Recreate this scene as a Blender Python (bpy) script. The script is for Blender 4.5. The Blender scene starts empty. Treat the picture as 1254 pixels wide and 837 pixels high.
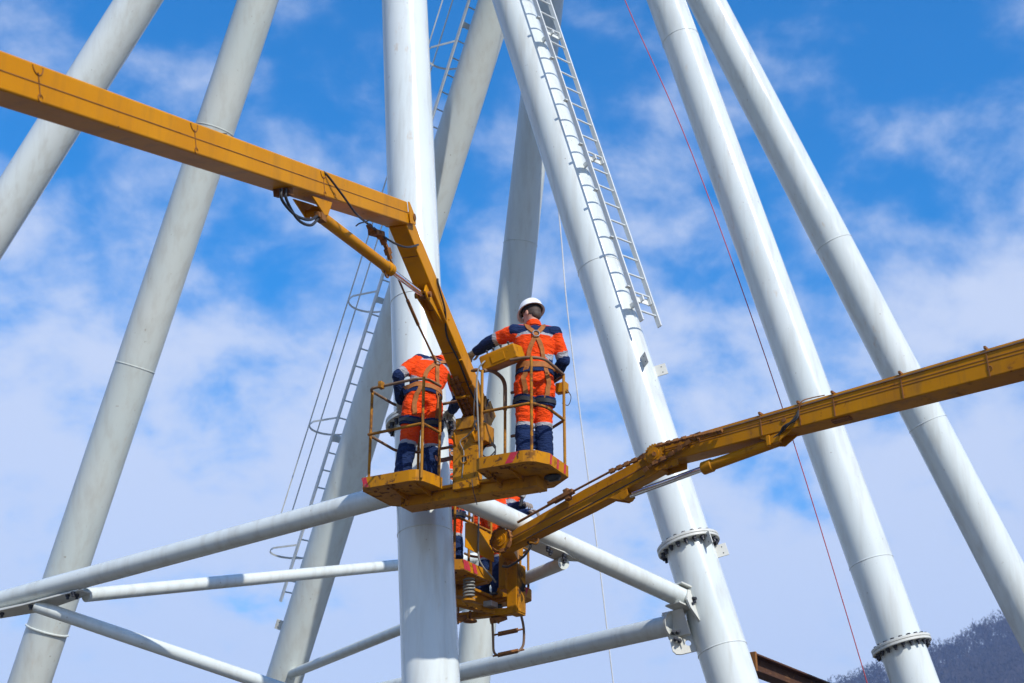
import bpy, bmesh, math, random
from mathutils import Vector, Matrix, noise
from mathutils.bvhtree import BVHTree

V = Vector
rad = math.radians
PI = math.pi
scene = bpy.context.scene
col = scene.collection
random.seed(11)

# ------------------------------------------------------------------ camera
PITCH = rad(24.0)
FPX = 1800.0                      # focal length in photograph pixels (1254 wide)
CAM = V((0, 0, 1.6))
cR = V((1, 0, 0)); cF = V((0, math.cos(PITCH), math.sin(PITCH))); cU = V((0, -math.sin(PITCH), math.cos(PITCH)))
cam_data = bpy.data.cameras.new('camera')
cam = bpy.data.objects.new('camera', cam_data); col.objects.link(cam)
cam.location = CAM; cam.rotation_euler = (PI / 2 + PITCH, 0, 0)
cam_data.sensor_width = 36.0; cam_data.lens = 36.0 * FPX / 1254.0
cam_data.clip_start = 0.1; cam_data.clip_end = 20000
cam_data.dof.use_dof = True; cam_data.dof.focus_distance = 14.0; cam_data.dof.aperture_fstop = 3.5
scene.camera = cam

# ------------------------------------------------------------------ sky, sun, exposure
SUN_AZ, SUN_EL = rad(34), rad(41)          # azimuth: to the right of straight behind the camera
TO_SUN = V((math.sin(SUN_AZ) * math.cos(SUN_EL), -math.cos(SUN_AZ) * math.cos(SUN_EL), math.sin(SUN_EL)))
world = bpy.data.worlds.new('World'); scene.world = world; world.use_nodes = True
wn = world.node_tree; wn.nodes.clear()
def wnode(t, **k):
    n = wn.nodes.new(t)
    for a, b in k.items(): setattr(n, a, b)
    return n
w_out = wnode('ShaderNodeOutputWorld'); w_bg = wnode('ShaderNodeBackground'); w_bg.inputs['Strength'].default_value = 0.1
w_sky = wnode('ShaderNodeTexSky', sky_type='NISHITA', sun_disc=False)
w_sky.sun_elevation = SUN_EL; w_sky.sun_rotation = math.atan2(TO_SUN.x, TO_SUN.y)
w_sky.air_density = 1.0; w_sky.dust_density = 0.3; w_sky.ozone_density = 2.5; w_sky.altitude = 200
w_hs = wnode('ShaderNodeHueSaturation'); w_hs.inputs['Saturation'].default_value = 1.62; w_hs.inputs['Value'].default_value = 2.2; w_hs.inputs['Hue'].default_value = 0.501
w_tc = wnode('ShaderNodeTexCoord')
w_sep = wnode('ShaderNodeSeparateXYZ')
w_add = wnode('ShaderNodeMath', operation='ADD'); w_add.inputs[1].default_value = 0.55
w_max = wnode('ShaderNodeMath', operation='MAXIMUM'); w_max.inputs[1].default_value = 0.08
w_dx = wnode('ShaderNodeMath', operation='DIVIDE'); w_dy = wnode('ShaderNodeMath', operation='DIVIDE')
w_comb = wnode('ShaderNodeCombineXYZ')
w_n1 = wnode('ShaderNodeTexNoise'); w_n1.inputs['Scale'].default_value = 3.6; w_n1.inputs['Detail'].default_value = 2.0; w_n1.inputs['Roughness'].default_value = 0.5
w_n2 = wnode('ShaderNodeTexNoise'); w_n2.inputs['Scale'].default_value = 12; w_n2.inputs['Detail'].default_value = 9; w_n2.inputs['Roughness'].default_value = 0.56; w_n2.inputs['Distortion'].default_value = 0.15
w_mixn = wnode('ShaderNodeMath', operation='MULTIPLY_ADD'); w_mixn.inputs[1].default_value = 0.65
w_el = wnode('ShaderNodeMapRange'); w_el.inputs['From Min'].default_value = 0.18; w_el.inputs['From Max'].default_value = 0.6
w_el.inputs['To Min'].default_value = 0.44; w_el.inputs['To Max'].default_value = -0.13
w_sum = wnode('ShaderNodeMath', operation='ADD')
w_ramp = wnode('ShaderNodeMapRange', interpolation_type='SMOOTHERSTEP'); w_ramp.inputs['From Min'].default_value = 0.68; w_ramp.inputs['From Max'].default_value = 1.16
w_ramp.inputs['To Max'].default_value = 0.86
w_mix = wnode('ShaderNodeMix', data_type='RGBA'); w_mix.inputs['B'].default_value = (7.3, 8.05, 9.7, 1)
L = wn.links.new
L(w_tc.outputs['Generated'], w_sep.inputs[0])
L(w_sep.outputs['Z'], w_max.inputs[0]); L(w_max.outputs[0], w_add.inputs[0])
L(w_sep.outputs['X'], w_dx.inputs[0]); L(w_add.outputs[0], w_dx.inputs[1])
L(w_sep.outputs['Y'], w_dy.inputs[0]); L(w_add.outputs[0], w_dy.inputs[1])
L(w_dx.outputs[0], w_comb.inputs[0]); L(w_dy.outputs[0], w_comb.inputs[1])
L(w_comb.outputs[0], w_n1.inputs['Vector']); L(w_comb.outputs[0], w_n2.inputs['Vector'])
L(w_n1.outputs['Fac'], w_mixn.inputs[0]); L(w_n2.outputs['Fac'], w_mixn.inputs[2])
L(w_sep.outputs['Z'], w_el.inputs['Value'])
L(w_mixn.outputs[0], w_sum.inputs[0]); L(w_el.outputs[0], w_sum.inputs[1])
L(w_sum.outputs[0], w_ramp.inputs['Value'])
L(w_sky.outputs[0], w_hs.inputs['Color']); L(w_hs.outputs[0], w_mix.inputs['A'])
L(w_ramp.outputs[0], w_mix.inputs['Factor'])
L(w_mix.outputs['Result'], w_bg.inputs['Color']); L(w_bg.outputs[0], w_out.inputs['Surface'])

sun_data = bpy.data.lights.new('sun', 'SUN'); sun_data.energy = 5.0; sun_data.angle = rad(0.53); sun_data.color = (1.0, 0.955, 0.88)
sun = bpy.data.objects.new('sun', sun_data); col.objects.link(sun)
sun.rotation_euler = (-TO_SUN).to_track_quat('-Z', 'Y').to_euler(); sun.location = TO_SUN * 60
scene.view_settings.view_transform = 'Standard'; scene.view_settings.look = 'None'
scene.view_settings.exposure = 0.08; scene.view_settings.gamma = 1.0; scene.view_settings.use_curve_mapping = False

# ------------------------------------------------------------------ pixel helpers
def ray(u, v): return cR * ((u - 627) / FPX) + cU * ((418.5 - v) / FPX) + cF
def px(u, v, d): return CAM + ray(u, v) * d
def on_plane(u, v, p, n):
    r = ray(u, v); return CAM + r * ((p - CAM).dot(n) / r.dot(n))
def on_z(u, v, z): return on_plane(u, v, V((0, 0, z)), V((0, 0, 1)))

# ------------------------------------------------------------------ materials
MATS = {}
def nt(name):
    m = bpy.data.materials.new(name); m.use_nodes = True
    t = m.node_tree; b = t.nodes['Principled BSDF']; MATS[name] = m
    return m, t, b
def add(t, kind, **k):
    n = t.nodes.new(kind)
    for a, v in k.items():
        if a in n.inputs: n.inputs[a].default_value = v
        else: setattr(n, a, v)
    return n
def coords(t, scale=(1, 1, 1)):
    c = add(t, 'ShaderNodeTexCoord'); m = add(t, 'ShaderNodeMapping'); m.inputs['Scale'].default_value = scale
    t.links.new(c.outputs['Object'], m.inputs['Vector']); return m.outputs['Vector']
def noise_n(t, vec, scale, detail=4, rough=0.55, dist=0):
    n = add(t, 'ShaderNodeTexNoise'); n.inputs['Scale'].default_value = scale; n.inputs['Detail'].default_value = detail
    n.inputs['Roughness'].default_value = rough; n.inputs['Distortion'].default_value = dist
    t.links.new(vec, n.inputs['Vector']); return n.outputs['Fac']
def ramp(t, fac, a, b, lo=0.0, hi=1.0):
    r = add(t, 'ShaderNodeMapRange'); r.inputs['From Min'].default_value = a; r.inputs['From Max'].default_value = b
    r.inputs['To Min'].default_value = lo; r.inputs['To Max'].default_value = hi
    t.links.new(fac, r.inputs['Value']); return r.outputs[0]
def mixc(t, fac, a, b):
    m = add(t, 'ShaderNodeMix', data_type='RGBA')
    if fac is not None: t.links.new(fac, m.inputs['Factor'])
    for s, x in (('A', a), ('B', b)):
        if hasattr(x, 'links'): t.links.new(x, m.inputs[s])
        else: m.inputs[s].default_value = (*x, 1)
    return m.outputs['Result']
def mul(t, a, b):
    m = add(t, 'ShaderNodeMath', operation='MULTIPLY'); t.links.new(a, m.inputs[0])
    if hasattr(b, 'links'): t.links.new(b, m.inputs[1])
    else: m.inputs[1].default_value = b
    return m.outputs[0]
def bump(t, b, h, strength=0.3, dist=0.01):
    n = add(t, 'ShaderNodeBump'); n.inputs['Strength'].default_value = strength; n.inputs['Distance'].default_value = dist
    t.links.new(h, n.inputs['Height']); t.links.new(n.outputs[0], b.inputs['Normal'])
def paint(name, base, base2, rust, rough=0.4, chip=(0.66, 0.70), dirt=0.5, fine=14, coat=0.0, dirtcol=(0.12, 0.07, 0.03), streak=(3, 3, 0.6)):
    m, t, b = nt(name); v = coords(t); vs = coords(t, streak)
    c = mixc(t, ramp(t, noise_n(t, v, 1.3, 5), 0.35, 0.65), base, base2)
    d = mul(t, ramp(t, noise_n(t, vs, 2.2, 6, 0.62), 0.48, 0.75), dirt)
    c = mixc(t, d, c, dirtcol)
    ch = ramp(t, noise_n(t, v, fine, 8, 0.62, 0.4), chip[0], chip[1])
    big = ramp(t, noise_n(t, v, 2.6, 3), 0.38, 0.62)
    ch = mul(t, ch, big)
    c = mixc(t, ch, c, rust)
    t.links.new(c, b.inputs['Base Color'])
    t.links.new(ramp(t, ch, 0, 1, rough, 0.85), b.inputs['Roughness'])
    b.inputs['Specular IOR Level'].default_value = 0.10
    if coat: b.inputs['Coat Weight'].default_value = coat; b.inputs['Coat Roughness'].default_value = 0.12
    bump(t, b, noise_n(t, v, 30, 4), 0.08, 0.01)
    return m
def plain(name, c, rough=0.6, metal=0.0, var=0.25, scale=20, bs=0.15):
    m, t, b = nt(name); v = coords(t)
    t.links.new(mixc(t, ramp(t, noise_n(t, v, scale, 5), 0.3, 0.7), tuple(x * (1 - var) for x in c), tuple(min(1, x * (1 + var)) for x in c)), b.inputs['Base Color'])
    b.inputs['Roughness'].default_value = rough; b.inputs['Metallic'].default_value = metal
    if bs: bump(t, b, noise_n(t, v, scale * 3, 4), bs, 0.005)
    return m
def cloth(name, c, rough=0.85):
    m, t, b = nt(name); v = coords(t)
    f = ramp(t, noise_n(t, v, 5, 5, 0.6), 0.3, 0.75)
    t.links.new(mixc(t, f, tuple(x * 0.82 for x in c), c), b.inputs['Base Color'])
    b.inputs['Roughness'].default_value = rough; b.inputs['Specular IOR Level'].default_value = 0.15
    n1 = noise_n(t, coords(t, (1, 1, 2.2)), 16, 4, 0.55, 0.6)
    bump(t, b, n1, 0.8, 0.04)
    return m

def pipe_paint(name, base, base2, rust_amt, rough):
    m, t, b = nt(name); v = coords(t)
    c = mixc(t, ramp(t, noise_n(t, v, 0.7, 5), 0.3, 0.7), base, base2)
    vs = coords(t, (4, 4, 0.35))
    c = mixc(t, ramp(t, noise_n(t, vs, 2.0, 6, 0.6), 0.47, 0.75, 0, 0.5), c, (0.40, 0.385, 0.33))
    rs = mul(t, ramp(t, noise_n(t, coords(t, (2.5, 2.5, 0.8)), 2.4, 7, 0.66), 0.62, 0.74), ramp(t, noise_n(t, v, 0.45, 2), 0.5, 0.62, 0, rust_amt))
    c = mixc(t, rs, c, (0.50, 0.30, 0.13))
    sp = ramp(t, noise_n(t, v, 22, 3, 0.5), 0.71, 0.75, 0, 0.8)
    c = mixc(t, sp, c, (0.30, 0.27, 0.22))
    t.links.new(c, b.inputs['Base Color'])
    b.inputs['Roughness'].default_value = rough
    t.links.new(ramp(t, noise_n(t, v, 3, 4), 0.3, 0.7, rough - 0.03, rough + 0.08), b.inputs['Roughness'])
    bump(t, b, noise_n(t, v, 1.6, 3), 0.05, 0.02)
    return m
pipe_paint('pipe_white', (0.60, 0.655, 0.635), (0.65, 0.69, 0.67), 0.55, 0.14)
pipe_paint('pipe_shaded', (0.52, 0.58, 0.555), (0.58, 0.61, 0.57), 0.45, 0.34)  # white pipe paint with shade mixed into the colour, for rear pipes
pipe_paint('ladder_white', (0.60, 0.64, 0.63), (0.66, 0.68, 0.66), 0.15, 0.4)
pipe_paint('gusset_white', (0.55, 0.56, 0.51), (0.60, 0.60, 0.55), 0.4, 0.45)
paint('yellow', (0.60, 0.246, 0.0), (0.54, 0.212, 0.0), (0.11, 0.045, 0.018), 0.5, (0.67, 0.71), 0.30, 12)
paint('yellow_worn', (0.50, 0.21, 0.003), (0.40, 0.158, 0.003), (0.085, 0.035, 0.016), 0.48, (0.555, 0.61), 0.7, 14)
paint('yellow_rusty', (0.48, 0.20, 0.002), (0.38, 0.145, 0.002), (0.13, 0.05, 0.018), 0.5, (0.60, 0.68), 0.6, 10)
paint('yellow_scraped', (0.48, 0.20, 0.003), (0.38, 0.15, 0.003), (0.02, 0.018, 0.02), 0.5, (0.46, 0.52), 0.6, 9)
plain('cable_grey', (0.20, 0.20, 0.185), 0.6)
paint('rail_yellow', (0.42, 0.19, 0.015), (0.33, 0.14, 0.015), (0.10, 0.045, 0.025), 0.5, (0.47, 0.55), 0.5, 22)
paint('rail_bare', (0.16, 0.10, 0.065), (0.22, 0.14, 0.09), (0.40, 0.25, 0.10), 0.45, (0.56, 0.62), 0.4, 18)
paint('rust', (0.20, 0.085, 0.03), (0.28, 0.12, 0.035), (0.09, 0.04, 0.02), 0.75, (0.52, 0.6), 0.4, 16)
paint('beam_rust', (0.065, 0.033, 0.024), (0.085, 0.042, 0.026), (0.21, 0.105, 0.05), 0.6, (0.56, 0.66), 0.4, 9)
paint('stripe_red', (0.48, 0.035, 0.06), (0.42, 0.03, 0.05), (0.30, 0.16, 0.10), 0.6, (0.55, 0.61), 0.3, 20)
plain('chrome', (0.72, 0.72, 0.75), 0.12, 1.0, 0.08, 10, 0)
plain('black', (0.02, 0.02, 0.022), 0.55, 0, 0.3)
plain('bolt_black', (0.022, 0.024, 0.032), 0.45, 0.3, 0.3)
plain('steel', (0.30, 0.29, 0.28), 0.45, 0.8, 0.2)
plain('brown_strap', (0.16, 0.06, 0.035), 0.75)
plain('webbing', (0.30, 0.098, 0.013), 0.8, 0, 0.25, 30)
plain('helmet_white', (0.80, 0.80, 0.78), 0.3, 0, 0.03, 8, 0)
plain('helmet_red', (0.70, 0.06, 0.03), 0.35, 0, 0.05, 8, 0)
plain('skin', (0.46, 0.22, 0.15), 0.55, 0, 0.12, 15)
plain('hair', (0.05, 0.03, 0.02), 0.7, 0, 0.4, 60)
plain('glove', (0.33, 0.33, 0.28), 0.9, 0, 0.35, 45)
plain('glove_brown', (0.26, 0.22, 0.19), 0.9, 0, 0.3, 45)
plain('boot', (0.03, 0.026, 0.024), 0.6)
plain('red_rope', (0.50, 0.07, 0.08), 0.8, 0, 0.1)
plain('white_rope', (0.72, 0.72, 0.70), 0.8, 0, 0.1)
cloth('orange', (0.88, 0.068, 0.004)); cloth('navy', (0.010, 0.024, 0.082)); cloth('reflective', (0.36, 0.36, 0.38), 0.5)
plain('earth', (0.10, 0.082, 0.06), 0.95, 0, 0.3, 0.6)
plain('hillside', (0.045, 0.034, 0.032), 0.95, 0, 0.35, 0.02, 0)
plain('twigs', (0.034, 0.028, 0.028), 0.95, 0, 0.4, 0.05, 0)

# ------------------------------------------------------------------ mesh builder
def basis(z, hint=None):
    z = z.normalized(); h = hint or (V((0, 0, 1)) if abs(z.z) < 0.95 else V((1, 0, 0)))
    x = h.cross(z).normalized(); y = z.cross(x); return x, y, z
class MB:
    def __init__(s): s.v = []; s.f = []; s.m = []
    def poly(s, vs, fs, mi=0):
        o = len(s.v); s.v += [tuple(p) for p in vs]
        for f in fs: s.f.append([o + i for i in f]); s.m.append(mi)
        return s
    def ring_loft(s, rings, cap=True, closed=False, mi=0):
        n = len(rings[0]); o = len(s.v)
        for r in rings: s.v += [tuple(p) for p in r]
        k = len(rings)
        for i in range(k if closed else k - 1):
            a = o + i * n; b = o + ((i + 1) % k) * n
            for j in range(n):
                s.f.append([a + j, a + (j + 1) % n, b + (j + 1) % n, b + j]); s.m.append(mi)
        if cap and not closed:
            s.f.append([o + j for j in range(n)][::-1]); s.m.append(mi)
            s.f.append([o + (k - 1) * n + j for j in range(n)]); s.m.append(mi)
        return s
    def tube(s, pts, r, n=10, cap=True, closed=False, mi=0):
        pts = [V(p) for p in pts]; k = len(pts); R = r if isinstance(r, (list, tuple)) else [r] * k
        rings = []; x = None
        for i in range(k):
            if closed: t = pts[(i + 1) % k] - pts[i - 1]
            else: t = pts[min(i + 1, k - 1)] - pts[max(i - 1, 0)]
            t.normalize()
            if x is None: x, y, _ = basis(t)
            else:
                x = (x - t * x.dot(t))
                x = x.normalized() if x.length > 1e-6 else basis(t)[0]
            y = t.cross(x)
            rings.append([pts[i] + (x * math.cos(2 * PI * j / n) + y * math.sin(2 * PI * j / n)) * R[i] for j in range(n)])
        return s.ring_loft(rings, cap, closed, mi)
    def box(s, c, hx, hy, hz, mi=0):
        c = V(c); hx, hy, hz = V(hx), V(hy), V(hz)
        vs = [c + hx * a + hy * b + hz * d for a in (-1, 1) for b in (-1, 1) for d in (-1, 1)]
        fs = [(0, 1, 3, 2), (4, 6, 7, 5), (0, 4, 5, 1), (2, 3, 7, 6), (0, 2, 6, 4), (1, 5, 7, 3)]
        if hx.cross(hy).dot(hz) < 0: fs = [f[::-1] for f in fs]
        return s.poly(vs, fs, mi)
    def beam(s, p0, p1, side, w, h, mi=0):
        p0, p1 = V(p0), V(p1); d = (p1 - p0); side = V(side); side = (side - d.normalized() * side.dot(d.normalized())).normalized()
        up = side.cross(d).normalized()
        return s.box((p0 + p1) / 2, d / 2, side * (w / 2), up * (h / 2), mi)
    def prism(s, pts, ext, mi=0):
        pts = [V(p) for p in pts]; ext = V(ext); n = len(pts)
        nrm = V((0, 0, 0))
        for i in range(n): nrm += pts[i].cross(pts[(i + 1) % n])
        if nrm.dot(ext) < 0: pts = pts[::-1]
        vs = pts + [p + ext for p in pts]
        fs = [tuple(range(n))[::-1], tuple(range(n, 2 * n))] + [(i, (i + 1) % n, (i + 1) % n + n, i + n) for i in range(n)]
        return s.poly(vs, fs, mi)
    def ball(s, c, r, nu=12, nv=8, ax=None, mi=0):
        c = V(c); rx, ry, rz = (r, r, r) if not isinstance(r, (tuple, list)) else r
        X, Y, Z = ax or (V((1, 0, 0)), V((0, 1, 0)), V((0, 0, 1)))
        o = len(s.v); s.v.append(tuple(c - Z * rz))
        for i in range(1, nv):
            a = -PI / 2 + PI * i / nv
            for j in range(nu):
                b = 2 * PI * j / nu
                s.v.append(tuple(c + X * (rx * math.cos(a) * math.cos(b)) + Y * (ry * math.cos(a) * math.sin(b)) + Z * (rz * math.sin(a))))
        s.v.append(tuple(c + Z * rz)); top = len(s.v) - 1
        for j in range(nu):
            s.f.append([o, o + 1 + (j + 1) % nu, o + 1 + j]); s.m.append(mi)
            s.f.append([top, top - nu + j, top - nu + (j + 1) % nu]); s.m.append(mi)
        for i in range(nv - 2):
            for j in range(nu):
                a = o + 1 + i * nu; b = a + nu
                s.f.append([a + j, a + (j + 1) % nu, b + (j + 1) % nu, b + j]); s.m.append(mi)
        return s
    def mesh(s, name, mats, smooth=True, angle=40):
        me = bpy.data.meshes.new(name); me.from_pydata(s.v, [], s.f)
        for m in (mats if isinstance(mats, (list, tuple)) else [mats]): me.materials.append(MATS[m])
        me.polygons.foreach_set('material_index', s.m)
        me.validate(); me.update()
        if smooth: shade(me, angle)
        return me
def shade(me, angle=40):
    me.polygons.foreach_set('use_smooth', [True] * len(me.polygons))
    me.set_sharp_from_angle(angle=rad(angle))

WORLD = {}
def link(name, me, parent=None, M=None, kind=None):
    o = bpy.data.objects.new(name, me); col.objects.link(o)
    M = M or Matrix.Identity(4)
    if parent is not None:
        o.parent = parent; o.matrix_parent_inverse = WORLD[parent].inverted()
    o.matrix_basis = M; WORLD[o] = M
    if kind: o['kind'] = kind
    return o
def tag(o, label, cat, group=None):
    o['label'] = label; o['category'] = cat
    if group: o['group'] = group
    return o
def thing(name, label, cat, loc, group=None):
    o = link(name, None, None, Matrix.Translation(V(loc))); o.empty_display_size = 0.3
    return tag(o, label, cat, group)
def part(name, mb, mat, parent, M=None, bevel=0, smooth=True, kind=None, label=None, angle=40):
    o = link(name, mb.mesh(name, mat, smooth, angle), parent, M, kind)
    if bevel:
        b = o.modifiers.new('bevel', 'BEVEL'); b.width = bevel; b.segments = 3; b.limit_method = 'ANGLE'; b.angle_limit = rad(35)
    if label: o['label'] = label
    return o
def structure(name, mb, mat, smooth=True): return link(name, mb.mesh(name, mat, smooth), None, None, 'structure')
def bez(pts, n=24):
    """smooth catmull-rom through points"""
    P = [V(p) for p in pts]; P = [P[0] * 2 - P[1]] + P + [P[-1] * 2 - P[-2]]; out = []
    k = len(P) - 3
    for i in range(k):
        a, b, c, d = P[i:i + 4]
        for j in range(n // k + 1):
            t = j / (n // k + 1)
            out.append(0.5 * ((2 * b) + (c - a) * t + (2 * a - 5 * b + 4 * c - d) * t * t + (3 * b - a - 3 * c + d) * t ** 3))
    out.append(P[-2]); return out
def rounded(pts, r, n=5):
    """polyline with rounded inner corners"""
    P = [V(p) for p in pts]; out = [P[0]]
    for i in range(1, len(P) - 1):
        a = P[i - 1] - P[i]; b = P[i + 1] - P[i]; q = min(r, a.length * .45, b.length * .45)
        A = P[i] + a.normalized() * q; B = P[i] + b.normalized() * q
        for j in range(n + 1):
            t = j / n; out.append(A * (1 - t) ** 2 + P[i] * 2 * t * (1 - t) + B * t * t)
    out.append(P[-1]); return out

# ------------------------------------------------------------------ setting: ground, hill
g = MB(); g.poly([(-4000, -4000, 0), (4000, -4000, 0), (4000, 6000, 0), (-4000, 6000, 0)], [(0, 1, 2, 3)])
structure('ground', g, 'earth')

def ridge_h(x, y):
    """wooded hill rising towards the right, its crest about 900 m off"""
    s = (x - 120) / 420.0
    crest = 193 + 46 * (1 / (1 + math.exp(-(s * 4.0 - 2.0)))) * 2 - 30
    crest += 7 * noise.noise(V((x * 0.012, 3.1, 0))) + 4 * noise.noise(V((x * 0.05, 7.7, 0)))
    if x < 300: crest -= (300 - x) * 0.16
    cy = 900
    k = max(0.0, 1 - abs(y - cy) / (520 if y < cy else 900))
    h = crest * (k ** 0.9)
    return h + (6 * noise.noise(V((x * 0.01, y * 0.01, 1))) + 3 * noise.noise(V((x * 0.03, y * 0.03, 4)))) * k
hm = MB(); NX, NY = 90, 44
xs = [-700 + 2400 * i / (NX - 1) for i in range(NX)]; ys = [360 + 900 * j / (NY - 1) for j in range(NY)]
hv = [(x, y, max(-3, ridge_h(x, y)) - 0.5) for y in ys for x in xs]
hm.poly(hv, [(j * NX + i, j * NX + i + 1, (j + 1) * NX + i + 1, (j + 1) * NX + i) for j in range(NY - 1) for i in range(NX - 1)])
structure('hill', hm, 'hillside')
tw = MB(); rng = random.Random(4)
def bare_tree(x, y, z, h):
    tw.poly([(x - .35, y, z), (x + .35, y, z), (x + .12, y, z + h * .7), (x - .12, y, z + h * .7)], [(0, 1, 2, 3)])
    cw = h * rng.uniform(.26, .4)
    for k in range(34):
        a = rng.uniform(0, 2 * PI); q = rng.random() ** .5; zz = rng.uniform(.3, 1.0); w = math.sin(PI * min(1, (zz - .2) * .95)) ** .6
        c = V((x + math.cos(a) * cw * q * w, y + math.sin(a) * cw * q * w, z + h * zz))
        d = V((rng.uniform(-1, 1), rng.uniform(-.5, .5), rng.uniform(.5, 1.6))).normalized() * rng.uniform(1.0, 2.2)
        s_ = V((rng.uniform(-1, 1), rng.uniform(-1, 1), rng.uniform(-.4, .4))).normalized() * rng.uniform(.25, .6)
        tw.poly([c - s_, c + s_, c + d], [(0, 1, 2)])
for i in range(3400):
    if i < 900: x = rng.uniform(120, 520); y = 900 + rng.gauss(-4, 8)
    else: x = rng.uniform(120, 520); y = rng.uniform(720, 895)
    bare_tree(x, y, ridge_h(x, y) - 1, rng.uniform(9, 16))
wood = link('hillside_wood', tw.mesh('hillside_wood', 'twigs', False), None, None, 'stuff')
tag(wood, 'dark bare woodland covering the distant hill at lower right', 'woodland')

# ------------------------------------------------------------------ the white steel tower
LEG_D = 0.555; LR = LEG_D / 2
def leg_line(u0, v0, w0, u1, v1, w1, dia=LEG_D):
    return px(u0, v0, dia * FPX / w0), px(u1, v1, dia * FPX / w1)
LEGS = {
    'A': (leg_line(170, 0, 50.5, -20, 300, 52.2), 'pipe_white'),
    'B': (leg_line(316, 0, 47.5, 36, 837, 50.5), 'pipe_shaded'),
    'C': (leg_line(495.2, 0, 55.4, 527.7, 837, 71.6), 'pipe_white'),
    'D': (leg_line(608.5, 0, 44.0, 346.5, 837, 44.8), 'pipe_shaded'),
    'E': (leg_line(627, 0, 47.2, 897.6, 837, 62.3), 'pipe_white'),
    'F': (leg_line(815.4, 0, 44.8, 1120.6, 837, 57.0), 'pipe_white'),
    'G': (leg_line(864.5, 0, 43.2, 1302, 837, 51.6), 'pipe_white'),
    'H': (leg_line(670.5, 0, 39.5, 577.5, 837, 44.5), 'pipe_shaded'),
}
tower = thing('steel_tower', 'white tubular steel tower with slanting legs, cross braces and ladders', 'tower', (0, 20, 0))
leg_obj, leg_axis = {}, {}
def at_v(k, v):
    """point on leg axis seen at photo row v"""
    a, b = LEGS[k][0]; lo, hi = -3.0, 3.0
    n = cU * 1.0 + cF * (-(418.5 - v) / FPX)
    t = ((CAM - a).dot(n)) / ((b - a).dot(n)); return a + (b - a) * t
for k, ((a, b), m) in LEGS.items():
    d = (b - a).normalized(); leg_axis[k] = -d if d.z < 0 else d
    d = leg_axis[k]
    foot = a + d * ((0 - a.z) / d.z); top = a + d * ((24.0 - a.z) / d.z)
    mb = MB(); n = 60
    pts = [foot + (top - foot) * (i / n) for i in range(n + 1)]
    mb.tube(pts, LR, 56, True)
    # weld beads round the pipe
    leg_obj[k] = part('leg', mb, m, tower)
    mb = MB(); mb.tube([foot + V((0, 0, 0.0)), foot + d * 0.05], 0.55, 40)
    part('base_plate', mb, 'gusset_white', leg_obj[k])
def weld(k, v, h=0.010, proud=0.005):
    c = at_v(k, v); d = leg_axis[k]; mb = MB()
    mb.tube([c - d * h, c - d * h * .5, c + d * h * .5, c + d * h], [LR - .002, LR + proud, LR + proud, LR - .002], 56, False)
    part('weld_seam', mb, LEGS[k][1], leg_obj[k])
for k, v in (('C', 372), ('C', 655), ('C', -90), ('E', 797), ('E', 330), ('F', 690), ('F', 50), ('B', 160), ('B', 450), ('G', 300), ('G', 520), ('A', 120), ('H', 300), ('D', 620)): weld(k, v)
weld('B', 772, 0.013, 0.02)

# flanges with bolts
bolt_mb = MB()
def hexring(z, r): return [V((r * math.cos(PI / 3 * i), r * math.sin(PI / 3 * i), z)) for i in range(6)]
bolt_mb.ring_loft([hexring(-.026, .026), hexring(0, .029)])
bolt_mb.tube([(0, 0, -.054), (0, 0, -.026)], .017, 10)
BOLT = bolt_mb.mesh('bolt', 'bolt_black', True, 30)
nut_mb = MB(); nut_mb.ring_loft([hexring(0, .028), hexring(.022, .026)])
NUT = nut_mb.mesh('nut', 'bolt_black', True, 30)
def frame_mat(o, z, hint=None):
    x, y, z = basis(V(z), hint)
    return Matrix(((x.x, y.x, z.x, o.x), (x.y, y.y, z.y, o.y), (x.z, y.z, z.z, o.z), (0, 0, 0, 1)))
def flange(k, v, nb=20, r=0.366):
    c = at_v(k, v); d = leg_axis[k]; M = frame_mat(c, d, V((0, 1, 0)))
    for (z0, z1) in ((-.034, -.002), (.002, .034)):
        mb = MB(); rings = []
        for (z, rr) in ((z0, LR - .004), (z0, r - .004), (z0 + .004, r), (z1 - .004, r), (z1, r - .004), (z1, LR - .004)):
            rings.append([M @ V((rr * math.cos(2 * PI * i / 64), rr * math.sin(2 * PI * i / 64), z)) for i in range(64)])
        mb.ring_loft(rings, False)
        part('flange', mb, 'gusset_white', leg_obj[k], angle=30)
    for i in range(nb):
        a = 2 * PI * (i + .3) / nb
        p = M @ V(((r - .05) * math.cos(a), (r - .05) * math.sin(a), -.034))
        link('bolt', BOLT, leg_obj[k], frame_mat(p, d) @ Matrix.Rotation(a * 3, 4, 'Z'))
        p = M @ V(((r - .05) * math.cos(a), (r - .05) * math.sin(a), .034))
        link('nut', NUT, leg_obj[k], frame_mat(p, d) @ Matrix.Rotation(a * 2, 4, 'Z'))
flange('C', 519); flange('E', 668); flange('F', 791)

def radial(k, phi):
    """unit vector square to the leg at angle phi (0 = towards the camera, + = right) and its tangent"""
    d = leg_axis[k]; f = V((0, -1, 0)); f = (f - d * f.dot(d)).normalized(); s = d.cross(f).normalized()
    if s.x < 0: s = -s
    r = f * math.cos(phi) + s * math.sin(phi); t = s * math.cos(phi) - f * math.sin(phi); return r, t
def lug(k, v, phi, w=.10, l=.15, th=.012, out=.14):
    c = at_v(k, v); r, t = radial(k, rad(phi)); d = leg_axis[k]; mb = MB()
    mb.box(c + r * (LR + out / 2 - .01), r * (out / 2 + .005), d * (l / 2), t * (th / 2))
    for s in (-1, 1): mb.tube([c + r * (LR + out * .55) + d * (s * l * .25) - t * .009, c + r * (LR + out * .55) + d * (s * l * .25) + t * .009], .008, 8, mi=1)
    part('lug_plate', mb, ['gusset_white', 'bolt_black'], leg_obj[k], bevel=.003)
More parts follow.
